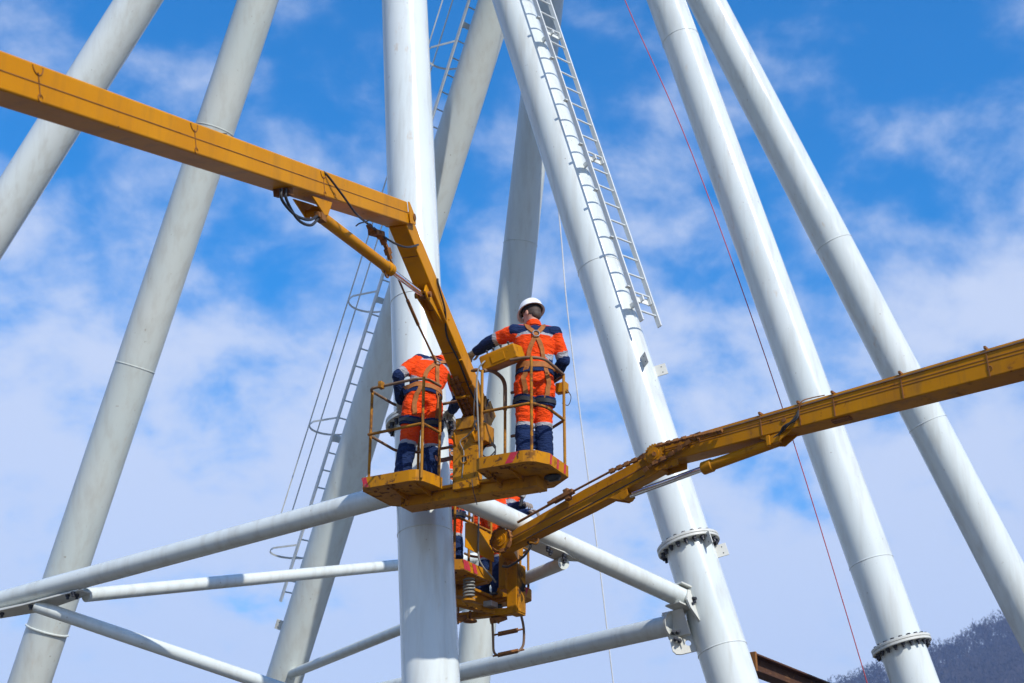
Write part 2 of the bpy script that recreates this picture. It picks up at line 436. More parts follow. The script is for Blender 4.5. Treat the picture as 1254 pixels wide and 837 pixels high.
lug('E', 459, 22); lug('E', 463, 82); lug('E', 677, 30); lug('E', 684, 84); lug('D', 774, -95, out=.12)

# ladders ----------------------------------------------------------------
def ladder(k, v_low, z_top, phi, stand, width, step, mat, cage=None, label=None, clips=True):
    r, t = radial(k, rad(phi)); d = leg_axis[k]
    c0 = at_v(k, v_low) + r * (LR + stand); c1 = c0 + d * ((z_top - c0.z) / d.z); n = int((c1 - c0).length / step)
    lad = None
    for s in (-1, 1):
        mb = MB(); p0 = c0 + t * (s * width / 2) - d * .16; p1 = c1 + t * (s * width / 2)
        mb.beam(p0, p1, t, .022, .065)
        if lad is None:
            lad = part('ladder', mb, mat, tower, bevel=.004, label=label)
        else: part('stile', mb, mat, lad, bevel=.004)
    mb = MB(); mb.tube([V((-width / 2 - .012, 0, 0)), V((width / 2 + .012, 0, 0))], .0125, 8)
    RUNG = mb.mesh('rung', mat)
    for i in range(n + 1):
        c = c0 + d * (i * step)
        M = Matrix(((t.x, r.x, d.x, c.x), (t.y, r.y, d.y, c.y), (t.z, r.z, d.z, c.z), (0, 0, 0, 1)))
        link('rung', RUNG, lad, M)
    i = 0; L_ = (c1 - c0).length; s_ = .22
    while s_ < L_:
        c = c0 + d * s_; mb = MB()
        mb.box(c - r * (stand / 2), r * (stand / 2 + .02), t * .012, d * .035)
        mb.box(c - r * .04, r * .006, t * (width / 2), d * .045)
        for q in (-1, 1): mb.box(c - r * .02 + t * (q * (width / 2 - .02)), r * .03, t * .006, d * .05)
        part('bracket', mb, mat, lad, bevel=.002); s_ += 2.25
    if clips:
        s_ = .35
        while s_ < L_:
            c = c0 + d * s_; mb = MB()
            mb.box(c - t * (width / 2 + .02) - r * .02, t * .035, r * .022, d * .008)
            part('clip', mb, mat, lad)
            mb = MB(); mb.box(c + t * (width / 2 + .02) - r * .02, t * .022, r * .014, d * .016)
            part('clip', mb, mat, lad); s_ += .76
    if cage:
        s_ = cage
        R_ = .36; ang = [rad(a) for a in range(-200, 21, 10)]
        while s_ < L_:
            rh = V((r.x, r.y, 0)).normalized(); th_ = V((t.x, t.y, 0)).normalized(); c = c0 + d * s_ + rh * .40
            pts = [c0 + d * s_ - t * (width / 2)] + [c + th_ * (-R_ * -math.cos(a)) + rh * (R_ * -math.sin(a)) for a in [PI * (1 + q / 14) for q in range(15)]] + [c0 + d * s_ + t * (width / 2)]
            mb = MB(); n_ = len(pts); rings = []
            for q in range(n_):
                tg = (pts[min(q + 1, n_ - 1)] - pts[max(q - 1, 0)]).normalized(); sd = tg.cross(d).normalized()
                rings.append([pts[q] + d * a + sd * b for a, b in ((-.016, -.004), (.016, -.004), (.016, .004), (-.016, .004))])
            mb.ring_loft(rings); part('cage_hoop', mb, mat, lad); s_ += 2.05
        for a in (90, 50, 130):
            a = rad(a); q = c0 + r * .40 + t * (R_ * math.cos(a)) + r * (R_ * math.sin(a))
            mb = MB(); mb.tube([q + d * cage, q + d * (L_ - .2)], .012, 6); part('cage_bar', mb, mat, lad)
    return lad
ladder('E', 408, 22, 45, .20, .34, .28, 'ladder_white', label='short white ladder on the front of the right leg, ending in mid air')
ladder('D', 738, 22, -135, .20, .36, .28, 'ladder_white', cage=.75, clips=False, label='caged white ladder on the back of the rear leg')

# braces -----------------------------------------------------------------
def brace(p0, p1, dia, mat='pipe_white', n=32):
    mb = MB(); mb.tube([p0 + (p1 - p0) * (i / 12) for i in range(13)], dia / 2, n)
    return part('brace', mb, mat, tower)
def d_at(u, u0, d0, u1, d1):
    t = (u - u0) / (u1 - u0); return 1 / ((1 - t) / d0 + t / d1)
cN = at_v('C', 594); dC = (cN - CAM).dot(cF)
p_b1a = px(-330, 826, 19.4); p_b1b = px(508, 598, dC)
b1 = brace(p_b1a, p_b1b, .231)
def on_b1(u):
    t = (u + 330) / 838.0; d = d_at(u, -330, 19.4, 508, dC); return px(u, 826 + (598 - 826) * t, d)
eN = at_v('E', 741); dE = (eN - CAM).dot(cF)
def on_b4(u):
    t = (u - 525) / (856 - 525); return px(u, 590 + (742 - 590) * t, d_at(u, 525, dC, 856, dE))
b4 = brace(on_b4(533), on_b4(838), .227)
eM = at_v('E', 765); dE2 = (eM - CAM).dot(cF); dM = at_v('D', 878); dD = (dM - CAM).dot(cF)
p5a = px(826, 765, dE2); p5b = px(333, 876, dD)
b5 = brace(p5a, p5b, .231)
hN = at_v('H', 682)
n2 = on_b1(92) + V((0, .05, -.17)); b2 = brace(n2 + (hN - n2) * .02, hN, .162)
n3 = on_b1(48) + V((0, -.02, -.19)); p3 = px(520, 903, 16.1); b3 = brace(n3, p3, .152)
n6 = on_b4(690) + V((0, .05, -.20)); p6 = dM + leg_axis['D'] * .63; b6 = brace(n6, p6, .139, 'pipe_shaded')

def bolts_at(parent, pts, d):
    for p in pts: link('bolt', BOLT, parent, frame_mat(p, d))
# gusset plates under the left brace
def gusset(parent, pts, th, nrm):
    mb = MB(); nrm = V(nrm).normalized(); mb.prism([p - nrm * th / 2 for p in pts], nrm * th)
    return part('gusset', mb, 'gusset_white', parent, smooth=False)
ax1 = (p_b1b - p_b1a).normalized(); dn = V((0, 0, -1)); dn = (dn - ax1 * dn.dot(ax1)).normalized(); out1 = ax1.cross(dn).normalized()
if out1.y > 0: out1 = -out1
def b1pt(u, down, out=0): return on_b1(u) + dn * down + out1 * out
mb = MB()
mb.prism([b1pt(-60, .10, -.10), b1pt(-60, .10, .13), b1pt(-10, .16, .16), b1pt(40, .16, .12), b1pt(98, .12, .02), b1pt(98, .10, -.22), b1pt(30, .13, -.28)], dn * .022)
gp = part('gusset', mb, 'gusset_white', b1, bevel=.003)
bolts_at(b1, [b1pt(84, .145, .0), b1pt(90, .145, -.07), b1pt(93, .145, .03)], -dn)
bolts_at(b1, [b1pt(44, .18, .06), b1pt(50, .17, .02)], -dn)
bolts_at(b1, [b1pt(4, .18, .10), b1pt(9, .18, .06)], -dn)
ax4 = (on_b4(838) - on_b4(533)).normalized(); dn4 = V((0, 0, -1)); dn4 = (dn4 - ax4 * dn4.dot(ax4)).normalized(); out4 = ax4.cross(dn4).normalized()
if out4.y > 0: out4 = -out4
def b4pt(u, down, out=0): return on_b4(u) + dn4 * down + out4 * out
mb = MB(); mb.prism([b4pt(640, .10, .02), b4pt(690, .10, .05), b4pt(712, .10, .0), b4pt(696, .105, -.20), b4pt(650, .105, -.22)], dn4 * .018); part('gusset', mb, 'gusset_white', b4, smooth=False)
bolts_at(b4, [b4pt(670, .14, .06), b4pt(677, .14, .0), b4pt(690, .14, .05), b4pt(696, .14, -.02)], -dn4)
# slotted end of brace 4 at the pillar and its bolted fork at leg E
for s in (-1, 1):
    mb = MB(); mb.box(b4pt(545, 0, 0) + out4 * (s * .125) + dn4 * .0, ax4 * .16, out4 * .012, dn4 * .025); part('end_plate', mb, 'gusset_white', b4, bevel=.003)
for s in (-1, 1):
    mb = MB(); mb.box(on_b4(838) + dn4 * (s * .115), ax4 * .16, dn4 * .010, out4 * .12); part('end_plate', mb, 'gusset_white', b4, bevel=.003)
rE, tE = radial('E', rad(-42)); dEx = leg_axis['E']
mb = MB(); q = eN + rE * LR
gusset(leg_obj['E'], [q + dEx * .15 - rE * .05, q + dEx * .14 + rE * .05, q + dEx * .02 + rE * .12, q - dEx * .08 + rE * .10, q - dEx * .30 - rE * .05], .025, tE)
bolts_at(b4, [on_b4(840) + dn4 * .06 + out4 * .11, on_b4(840) + dn4 * .02 + out4 * .115, on_b4(838) + dn4 * .09 + out4 * .11], -out4)
# fork plate with a round hole for brace 5
ax5 = (p5b - p5a).normalized()
qc = at_v('E', 770); rr = (p5a - qc); rr = (rr - dEx * rr.dot(dEx)).normalized(); nn = rr.cross(dEx).normalized()
if nn.y > 0: nn = -nn
def plate_with_hole(corners, hole_c, hole_r, th, nrm):
    mb = MB(); n = 24; outer = []; inner = []
    ux = rr; uy = dEx
    for i in range(n):
        a = 2 * PI * i / n; dirv = ux * math.cos(a) + uy * math.sin(a)
        inner.append(hole_c + dirv * hole_r)
        best = None
        for j in range(len(corners)):
            A, B = corners[j], corners[(j + 1) % len(corners)]
            ex, ey = (B - A).dot(ux), (B - A).dot(uy); ox, oy = (A - hole_c).dot(ux), (A - hole_c).dot(uy)
            dx, dy = math.cos(a), math.sin(a); det = dx * -ey + dy * ex
            if abs(det) < 1e-9: continue
            t = (ox * -ey + oy * ex) / det; s = (dx * oy - dy * ox) / det
            if t > 0 and -1e-6 <= s <= 1 + 1e-6 and (best is None or t < best): best = t
        outer.append(hole_c + dirv * (best or .1))
    o = nrm * (th / 2)
    vs = [p + o for p in outer] + [p + o for p in inner] + [p - o for p in outer] + [p - o for p in inner]; fs = []
    for i in range(n):
        j = (i + 1) % n
        fs += [(i, j, n + j, n + i), (2 * n + j, 2 * n + i, 3 * n + i, 3 * n + j), (j, i, 2 * n + i, 2 * n + j), (n + i, n + j, 3 * n + j, 3 * n + i)]
    mb.poly(vs, fs); return mb
H0 = qc + rr * LR
corners = [H0 + rr * -.05 + dEx * .16, H0 + rr * .24 + dEx * .16, H0 + rr * .26 - dEx * .14, H0 + rr * .22 - dEx * .20, H0 - rr * .05 - dEx * .20]
part('gusset', plate_with_hole(corners, H0 + rr * .065 - dEx * .09, .035, .028, nn), 'gusset_white', leg_obj['E'], smooth=False)
mb = MB(); mb.tube([p5a - ax5 * .0, p5a + ax5 * .035], .150, 32); part('end_plate', mb, 'gusset_white', b5)
for s in (-1, 1):
    mb = MB(); mb.box(p5a + nn * (s * .03) - ax5 * .02, ax5 * .16, dEx * .15, nn * .010); part('end_plate', mb, 'gusset_white', b5, bevel=.003)
for a, b in ((.20, .05), (.20, -.03), (.15, .04), (.16, -.06)):
    link('bolt', BOLT, b5, frame_mat(H0 + rr * a + dEx * b + nn * .042, -nn))

# rusty steel beam behind leg E, carried at its far end by a post
bm0 = px(918, 812, 17.6); bmd = (on_z(1010, 848, bm0.z - .1) - bm0); bmd = bmd.normalized()
sidev = bmd.cross(V((0, 0, 1))).normalized()
rb = thing('steel_beam', 'dark rusty steel beam poking out behind the bolted right leg', 'beam', (bm0.x, bm0.y, bm0.z))
e = bm0 + bmd * 4.5
mb = MB(); mb.beam(bm0, e, sidev, .016, .17); part('web', mb, 'beam_rust', rb)
for s in (-1, 1):
    mb = MB(); upv = sidev.cross(bmd).normalized(); mb.beam(bm0 + upv * (s * .095), e + upv * (s * .095), sidev, .20, .022); part('flange', mb, 'beam_rust', rb, bevel=.003)
mb = MB(); mb.box(bm0 - bmd * .02, bmd * .02, sidev * .11, V((0, 0, .115))); part('end_plate', mb, 'rust', rb, bevel=.004)
mb = MB(); mb.box((e.x, e.y, (e.z - .13) / 2), (.09, 0, 0), (0, .09, 0), (0, 0, (e.z - .13) / 2)); part('post', mb, 'beam_rust', rb, bevel=.006)

# ropes
def rope(name, pts, r, mat, label):
    o = link(name, MB().tube(bez(pts, 40), r, 6).mesh(name, mat)); return tag(o, label, 'rope')
rope('rope', [px(640, -420, 22.5), px(718, -120, 21.6), px(765, 0, 21.2), px(848, 190, 20.6), px(955, 490, 19.8), px(1062, 837, 19.2), px(1130, 1080, 19)], .007, 'red_rope', 'thin red rope hanging left of the two right-hand legs')
rope('rope', [px(652, -30, 27), px(684, 258, 26.5), px(697, 400, 26), px(735, 700, 25.5), px(751, 837, 25.3), px(790, 1150, 25)], .011, 'white_rope', 'thin white rope hanging behind the right basket')

# ------------------------------------------------------------------ boom lifts
UP = V((0, 0, 1))
class Lift: pass
def chain(mb, pts, w=.030, pitch=.05):
    """roller chain as separate little links along a path"""
    P = [V(p) for p in pts]; acc = 0; seg = []
    for i in range(len(P) - 1):
        L_ = (P[i + 1] - P[i]).length; n = max(1, int(L_ / pitch))
        for j in range(n):
            a = P[i] + (P[i + 1] - P[i]) * (j / n); b = P[i] + (P[i + 1] - P[i]) * ((j + 1) / n); seg.append((a, b))
    for i, (a, b) in enumerate(seg):
        d = (b - a).normalized(); s = basis(d, V((.5, -.8, .2)))[0]; n_ = d.cross(s)
        if i % 2: mb.box((a + b) / 2, d * (pitch * .5), s * (w * .32), n_ * (w * .28))
        else: mb.box((a + b) / 2, d * (pitch * .62), s * (w * .5), n_ * (w * .42))
    return mb
def sprocket(mb, c, axis, r, th, teeth=18):
    x, y, z = basis(axis); pts = []
    for i in range(teeth):
        for k, q in ((0, .9), (.3, 1.0), (.55, 1.0), (.8, .9)):
            a = 2 * PI * (i + k) / teeth; pts.append(c + (x * math.cos(a) + y * math.sin(a)) * (r * q) - z * th / 2)
    mb.prism(pts, z * th)
    mb.tube([c - z * th * 1.1, c + z * th * 1.1], r * .62, 24); mb.tube([c - z * th * 1.6, c + z * th * 1.6], r * .28, 16); mb.tube([c - z * th * 2.2, c + z * th * 2.2], r * .10, 10)
    return mb

def basket(parent, O, a_dir, z, tint, rail_m, inner=(-.265, .285), outer=(-.945, .945), rail=1.03, mount_y=.33, prefix_label=None, full=True):
    """platform of two bays either side of the mast: X along, Y away from the mast side"""
    a = V((a_dir[0], a_dir[1], 0)).normalized(); b = V((-a.y, a.x, 0))
    if full is not None and b.y < 0: b = -b
    O = V((O[0], O[1], z))
    P = lambda X, Y, Z=0: O + a * X + b * Y + UP * Z
    D = .77; ch = .14; TH = .105
    inl, inr = inner; ol, orr = outer
    outline = [(ol, ch * .5), (ol + ch * .3, 0), (inl - .14, 0), (inl - .03, .06), (inl, .20), (inl + .015, .34), (inr - .015, .34), (inr, .20), (inr + .015, .02), (inr + .05, 0), (orr - .17, 0), (orr - .07, .05), (orr, .17), (orr, D - .20), (orr - .24, D), (ol + .24, D), (ol, D - .20)]
    mb = MB(); mb.prism([P(x, y) for x, y in outline], UP * .03)
    floor = part('basket', mb, tint, parent, bevel=.004)
    # toe boards: upright strips round each bay
    def strip(pts2, name='toe_board', h=TH, th=.006):
        mb = MB(); n = len(pts2); rings = []
        for i in range(n):
            p = P(*pts2[i]); t = (P(*pts2[min(i + 1, n - 1)]) - P(*pts2[max(i - 1, 0)])).normalized(); s = t.cross(UP)
            rings.append([p + s * th - UP * .003, p + s * th + UP * h, p - s * th + UP * h, p - s * th - UP * .003])
        mb.ring_loft(rings); return part(name, mb, tint, floor, smooth=False)
    eo = .004
    left = [(ol - eo, D - .20), (ol - eo, ch * .5), (ol + ch * .3 - eo, -eo), (inl - .14, -eo), (inl - .08, .008), (inl - .03, .06 - eo), (inl + eo, .20), (inl + .015, .335)]
    right = [(inr - .015, .335), (inr - eo, .20), (inr + .015 - eo, .02), (inr + .05, -eo), (orr - .17, -eo), (orr - .11, .015), (orr - .07 + eo, .05 - eo), (orr + eo, .17), (orr + eo, D - .20)]
    back = [(orr + eo, D - .20), (orr - .24, D + eo), (ol + .24, D + eo), (ol - eo, D - .20)]
    for s_ in (left, right, back): strip(s_)
    # ribs under the floor
    for x in (ol + .30, ol + .56, inr + .08, orr - .36):
        mb = MB(); mb.prism([P(x - .005, .03, -.001), P(x - .005, .30, -.045), P(x - .005, .62, -.05), P(x - .005, D - .03, -.05), P(x - .005, D - .03, -.001)], a * .01); part('rib', mb, tint, floor)
    mb = MB(); mb.box(P((ol + orr) / 2, .49, -.05), a * ((orr - ol) / 2 - .22), b * .11, UP * .048); part('cross_beam', mb, tint, floor, bevel=.006)
    # mast plate
    mz = .56
    mb = MB(); mb.box(P(.01, mount_y + .03, mz / 2 - .02), a * .135, b * .045, UP * (mz / 2 + .02)); mast = part('mast', mb, tint, floor, bevel=.006)
    mb = MB(); hc = P(.0, mount_y - .018, .24); x_, y_, z_ = basis(b); rings = []
    for q, rr_ in ((0, .042), (-.012, .040), (-.012, .030), (0, .028)): rings.append([hc + b * q + (x_ * math.cos(2 * PI * i / 24) + y_ * math.sin(2 * PI * i / 24)) * rr_ for i in range(24)])
    mb.ring_loft(rings, False); mb.tube([hc - b * .001, hc + b * .004], .03, 24, mi=1); part('hole', mb, [tint, 'black'], floor)
    mb = MB(); mb.box(P(.16, mount_y + .06, .48), a * .07, b * .09, UP * .09); part('drive_box', mb, tint, floor, bevel=.008)
    # red warning stripes on the toe boards
    def stripe(p, q, s0=.0, w=.06, lean=.05):
        p = P(*p); q = P(*q); t = (q - p); L_ = t.length; t.normalize(); n_ = t.cross(UP)
        if n_.dot(b) > 0 and abs(n_.dot(b)) > .3: n_ = -n_
        mid = (p + q) / 2
        if n_.dot(mid - P((ol + orr) / 2, D / 2)) < 0: n_ = -n_
        mb = MB(); base = p + t * s0 + n_ * .0108
        mb.prism([base + UP * .004, base + t * w + UP * .004, base + t * (w + lean) + UP * (TH - .004), base + t * lean + UP * (TH - .004)], n_ * .002)
        part('warning_stripe', mb, 'stripe_red', floor, smooth=False)
    stripe((orr - .38, 0), (orr - .17, 0), .03, .075, .06); stripe((orr - .17, 0), (orr - .07, .05), .015, .05, .03)
    stripe((orr, .17), (orr, D - .2), .0, .035, .02); stripe((orr, .17), (orr, D - .2), .14, .04, .02); stripe((orr, .17), (orr, D - .2), .29, .04, .02)
    stripe((ol, ch * .5), (ol, D - .2), .03, .05, .0); stripe((ol + ch * .3, 0), (inl - .14, 0), .01, .05, -.03)
    # black rubber lamp pods below
    for x, y in ((orr - .10, .46), (ol + .20, .60)):
        mb = MB(); mb.ball(P(x, y, -.02), (.085, .06, .03), 16, 8, (a, b, UP)); mb.box(P(x + .02, y, -.045), a * .05, b * .012, UP * .012); part('lamp_pod', mb, 'black', floor)
    # floor bolts
    for x, y in ((ol + .1, .12), (ol + .25, .1), (inr + .08, .08), (inr + .14, .16), (orr - .3, .09), (orr - .22, .14), (inl - .2, .12)):
        mb = MB(); mb.tube([P(x, y, -.012), P(x, y, .002)], .013, 8); part('bolt', mb, 'rust', floor)
    # rails
    H = rail; Mh = .56; R_ = .0145
    def post(x, y, h=H, m=rail_m): part('post', MB().tube([P(x, y, .02), P(x, y, h)], R_, 10), m, floor)
    def railing(name, pts3, m, r=R_, rnd=.10): part(name, MB().tube(rounded([P(*p) for p in pts3], rnd), r, 10), m, floor)
    i_ = .02
    # left bay
    post(ol + .03, .10); post(inl - .03, i_ + .01); post(inl - .01, .32, H - .10); post(ol + .20, D - .05); 
    railing('top_rail', [(ol + .03, .12, H - .02), (ol + .04, .05, H), (inl - .03, i_ + .01, H), (inl - .0, .30, H)], 'rail_bare', rnd=.12)
    railing('top_rail', [(ol + .03, .08, H - .01), (ol + .03, D - .2, H), (ol + .22, D - .05, H), (inl, D - .05, H)], 'rail_bare', rnd=.12)
    railing('mid_rail', [(ol + .03, .06, Mh), (inl - .03, i_ + .01, Mh), (inl - .01, .32, Mh)], rail_m, rnd=.03)
    railing('mid_rail', [(ol + .03, .10, Mh), (ol + .03, D - .2, Mh), (ol + .22, D - .05, Mh), (inl, D - .05, Mh)], 'rail_bare', rnd=.05)
    mb = MB(); mb.box(P(ol + .18, .02, H), a * .02, b * .03, UP * .035); part('rail_clamp', mb, rail_m, floor, bevel=.004)
    # right bay
    post(inr + .05, i_ + .01, H - .05); post(orr - .11, i_ + .03); post(orr - .02, .56); post(inr + .10, .40, H - .12)
    railing('top_rail', [(inr + .34, i_ + .02, H + .0), (orr - .13, i_ + .03, H), (orr - .02, .16, H), (orr - .02, .56, H - .01)], 'rail_bare', rnd=.12)
    railing('top_rail', [(orr - .02, .56, H - .02), (orr - .25, D - .05, H - .02), (inr, D - .05, H - .02)], 'rail_bare', rnd=.05)
    railing('top_rail', [(inr + .10, .40, .70), (inr + .10, .40, H - .02), (inr + .06, .20, H + .02), (inr + .05, .05, H - .05)], 'rail_bare', r=.020, rnd=.14)
    railing('mid_rail', [(inr - .02, .12, Mh - .06), (inr + .05, i_ + .01, Mh), (orr - .11, i_ + .03, Mh + .01), (orr - .02, .20, Mh), (orr - .02, .56, Mh)], rail_m, rnd=.05)
    railing('mid_rail', [(orr - .02, .56, Mh), (orr - .25, D - .05, Mh), (inr, D - .05, Mh)], 'rail_bare', rnd=.05)
    return floor, P, a, b, mast

# ---- first lift: boom from the left, basket in front of the tower
ang = rad(-27); aU = (math.cos(ang), math.sin(ang)); ZU = 5.956
bU = V((-aU[1], aU[0], 0)); OU = V((-.59, 12.77, 0))
M0 = OU + bU * .33; M0.z = ZU + .55
P0 = px(0, 99.4, 7.2)
hd = V((M0.x - P0.x, M0.y - P0.y, 0)).normalized(); SD = V((hd.y, -hd.x, 0))      # horizontal heading, side normal to the right
pl = lambda u, v, o=0: on_plane(u, v, P0 + SD * o, SD)
EL = pl(478, 262); TIP = pl(588, 507)
bd = (EL - P0).normalized(); back0 = P0 - bd * 12.5
lift1 = thing('boom_lift', 'yellow boom lift reaching in from the left with a two-bay work basket', 'boom lift', (back0.x, back0.y, 0))
BW, BH = .20, .20
def side_up(d): return SD.cross(d).normalized()
mb = MB(); e1 = pl(487, 263); mb.beam(back0, e1, SD, BW, BH)
boom1 = part('main_boom', mb, 'yellow', lift1, bevel=.012)
ub = side_up(bd)
if ub.z < 0: ub = -ub
# weld line along the side, collars and straps
mb = MB(); mb.beam(P0 - bd * 6 + SD * (BW / 2 + .0008) - ub * .0, e1 + SD * (BW / 2 + .0008), SD, .004, .005); part('seam', mb, 'rust', boom1)
for u in (24, 219, 380):
    c = pl(u, 62 + (246.5 - 62) * u / 487 + 8); c = P0 + bd * ((c - P0).dot(bd))
    mb = MB(); mb.box(c + SD * (BW / 2 + .001), SD * .002, ub * (BH * .32), bd * .004)
    arc = [c + SD * (BW / 2 + .002) + ub * (BH * .48 - .045 * math.sin(PI * q / 10)) + bd * (.045 * math.cos(PI * q / 10)) for q in range(11)]; mb.tube(arc, .0035, 6)
    arc = [c + SD * (BW / 2 + .002) - ub * (BH * .34) + (ub * math.sin(2 * PI * q / 16) + bd * math.cos(2 * PI * q / 16)) * .02 for q in range(14)]; mb.tube(arc, .003, 6)
    part('weld_mark', mb, 'rust', boom1)
mb = MB(); c = P0 + bd * ((pl(394, 237) - P0).dot(bd)); mb.tube([c + SD * (BW / 2 - .01) - ub * .05, c + SD * (BW / 2 + .004) - ub * .05], .018, 16); part('pin_boss', mb, 'yellow', boom1)
# elbow cheeks and jib
jd = (TIP - EL).normalized(); uj = side_up(jd)
if uj.dot(hd) < 0: uj = -uj                      # outer (far) side of the jib
for s in (-1, 1):
    mb = MB(); o = SD * (s * (BW / 2 + .008)) 
    mb.prism([e1 + ub * .096 - bd * .02 + o, e1 + ub * .096 + bd * .01 + o, e1 - ub * .02 + bd * .13 + o, e1 - ub * .092 + bd * .12 + o, e1 - ub * .096 - bd * .02 + o], SD * (s * .01)); part('elbow_cheek', mb, 'yellow', boom1, bevel=.004)
mb = MB(); mb.tube([e1 + bd * .09 - ub * .03 - SD * .13, e1 + bd * .09 - ub * .03 + SD * .125], .032, 20); part('elbow_pin', mb, 'rust', boom1)
j0 = e1 + bd * .03 - ub * .04; JW, JH = .165, .19
mb = MB(); mb.beam(j0, TIP, SD, JW, JH); jib1 = part('jib', mb, 'yellow', lift1, bevel=.010)
jd = (TIP - j0).normalized(); uj = side_up(jd)
if uj.dot(hd) < 0: uj = -uj
jl = (TIP - j0).length
JP = lambda t, s=0, o=0: j0 + jd * (jl * t) + SD * s + uj * o
for t in (.14, .40, .62, .78):
    mb = MB(); mb.box(JP(t, 0, -JH / 2 - .001), SD * (JW * .42), jd * .004, uj * .002); part('weld_mark', mb, 'rust', jib1)
mb = MB(); mb.prism([JP(.27, -.05, -JH / 2), JP(.27, -.05, -JH / 2 - .10), JP(.30, -.05, -JH / 2 - .11), JP(.33, -.05, -JH / 2 - .09), JP(.48, -.05, -JH / 2)], SD * .016); part('pivot_lug', mb, 'yellow', jib1, bevel=.003)
mb = MB(); mb.prism([JP(.27, .034, -JH / 2), JP(.27, .034, -JH / 2 - .10), JP(.30, .034, -JH / 2 - .11), JP(.33, .034, -JH / 2 - .09), JP(.48, .034, -JH / 2)], SD * .016); part('pivot_lug', mb, 'yellow', jib1, bevel=.003)
pinJ = JP(.30, 0, -JH / 2 - .065)
mb = MB(); mb.tube([pinJ - SD * .075, pinJ + SD * .075], .026, 16); part('pivot_pin', mb, 'rust', jib1)
# hydraulic ram under the elbow
cyl0 = P0 + bd * ((pl(385, 250) - P0).dot(bd)) - ub * (BH / 2 + .09)
for s in (-1, 1):
    mb = MB(); c = cyl0 + SD * (s * .065); mb.prism([c - bd * .22 + ub * .085, c - bd * .02 - ub * .03, c + bd * .05 - ub * .03, c + bd * .16 + ub * .085], SD * (s * .016)); part('ram_bracket', mb, 'yellow', boom1, bevel=.003)
rd = (pinJ - cyl0).normalized(); rl = (pinJ - cyl0).length; knee = cyl0 + rd * (rl * .66)
mb = MB(); mb.tube([cyl0 - rd * .02, cyl0 + rd * .02, knee - rd * .10], .046, 24); mb.tube([knee - rd * .10, knee - rd * .09, knee - rd * .01, knee], [.047, .056, .056, .046], 24)
mb.tube([cyl0 - SD * .08, cyl0 + SD * .08], .03, 14)
ram = part('hydraulic_ram', mb, 'yellow', lift1)
mb = MB(); mb.tube([knee - rd * .03, pinJ], .026, 20); part('piston_rod', mb, 'chrome', ram)
mb = MB(); mb.tube([pinJ - SD * .04, pinJ + SD * .04], .042, 18); part('rod_eye', mb, 'rust', ram)
mb = MB(); mb.box(cyl0 - rd * .03 - ub * .055 + SD * .05, rd * .04, ub * .03, SD * .03); mb.box(cyl0 - rd * .07 - ub * .05 + SD * .05, rd * .03, ub * .02, SD * .02); part('valve_block', mb, 'rust', ram, bevel=.004)
mb = MB(); q = knee - rd * .16; mb.tube(bez([q - ub * .045, q - ub * .085 + rd * .02, q - ub * .085 + rd * .07, q - ub * .045 + rd * .1], 14), .008, 8); part('ram_hook', mb, 'rust', ram)
for k_, sag in ((0, .12), (.022, .16)):
    h0 = pl(345 + k_ * 250, 240, .05); h1 = cyl0 - rd * .07 - ub * (.05 + k_) + SD * .05
    mb = MB(); mb.tube(bez([h0 + ub * .05, h0 - ub * .03, (h0 * .7 + h1 * .3) - ub * sag * .75, (h0 * .3 + h1 * .7) - ub * sag * .62, h1], 24), .011, 8); part('hydraulic_hose', mb, 'black', lift1)
mb = MB(); c = pl(347, 239, 0); mb.box(c + ub * .02, bd * .04, SD * .06, ub * .03); part('hose_clamp', mb, 'rust', lift1, bevel=.004)
# control cable slung round the elbow
os_ = BW / 2 + .012
mb = MB(); mb.tube(bez([pl(393, 210, .05), pl(400, 214, os_), pl(420, 240, os_ + .03), pl(436, 262, os_ + .04), pl(450, 274, .0), pl(470, 290, -.02), pl(487, 300, .05), pl(500, 303, JW / 2 + .012), pl(512, 300, JW / 2 + .012)], 48), .009, 8); part('control_cable', mb, 'black', lift1)
mb = MB(); mb.tube(bez([pl(436, 277, .02), pl(440, 274, .06), pl(447, 272, .05), pl(452, 270, .06)], 14), .006, 6); part('cable_tie', mb, 'black', lift1)
mb = MB(); mb.tube(bez([JP(.31, JW / 2 + .012, .07), JP(.33, JW / 2 + .014, .02), JP(.42, JW / 2 + .014, -.05), JP(.50, .05, -JH / 2 - .01), JP(.56, .035, -JH / 2 - .012), JP(.66, .05, -JH / 2 - .012), JP(.80, .045, -JH / 2 - .012), JP(.90, .06, -JH / 2 - .012), JP(.95, JW / 2 + .012, -.03), JP(.95, JW / 2 + .03, .06)], 60), .009, 8); part('control_cable', mb, 'black', lift1)
for t, o in ((.48, -.02), (.66, -JH / 2 - .008), (.80, -JH / 2 - .008)):
    mb = MB(); mb.box(JP(t, .055, o), SD * .035, jd * .008, uj * .010); part('cable_clip', mb, 'yellow', jib1, bevel=.002)
# small frayed ropes lying on the boom
for u, n_ in ((170, 9), (176, 7), (265, 8), (385, 5)):
    c0_ = P0 + bd * ((pl(u, 62 + .379 * u + 8) - P0).dot(bd)) + ub * (BH / 2 + .004); mb = MB(); rg = random.Random(u)
    for q in range(n_):
        s_ = c0_ + bd * rg.uniform(-.10, .06) + SD * rg.uniform(0, .08)
        mb.tube(bez([s_, s_ + V((rg.uniform(-.02, .02), 0, rg.uniform(.005, .02))), s_ + bd * rg.uniform(-.05, .06) + UP * rg.uniform(0, .03)], 8), .0035, 5)
    part('frayed_tie', mb, 'black', boom1)
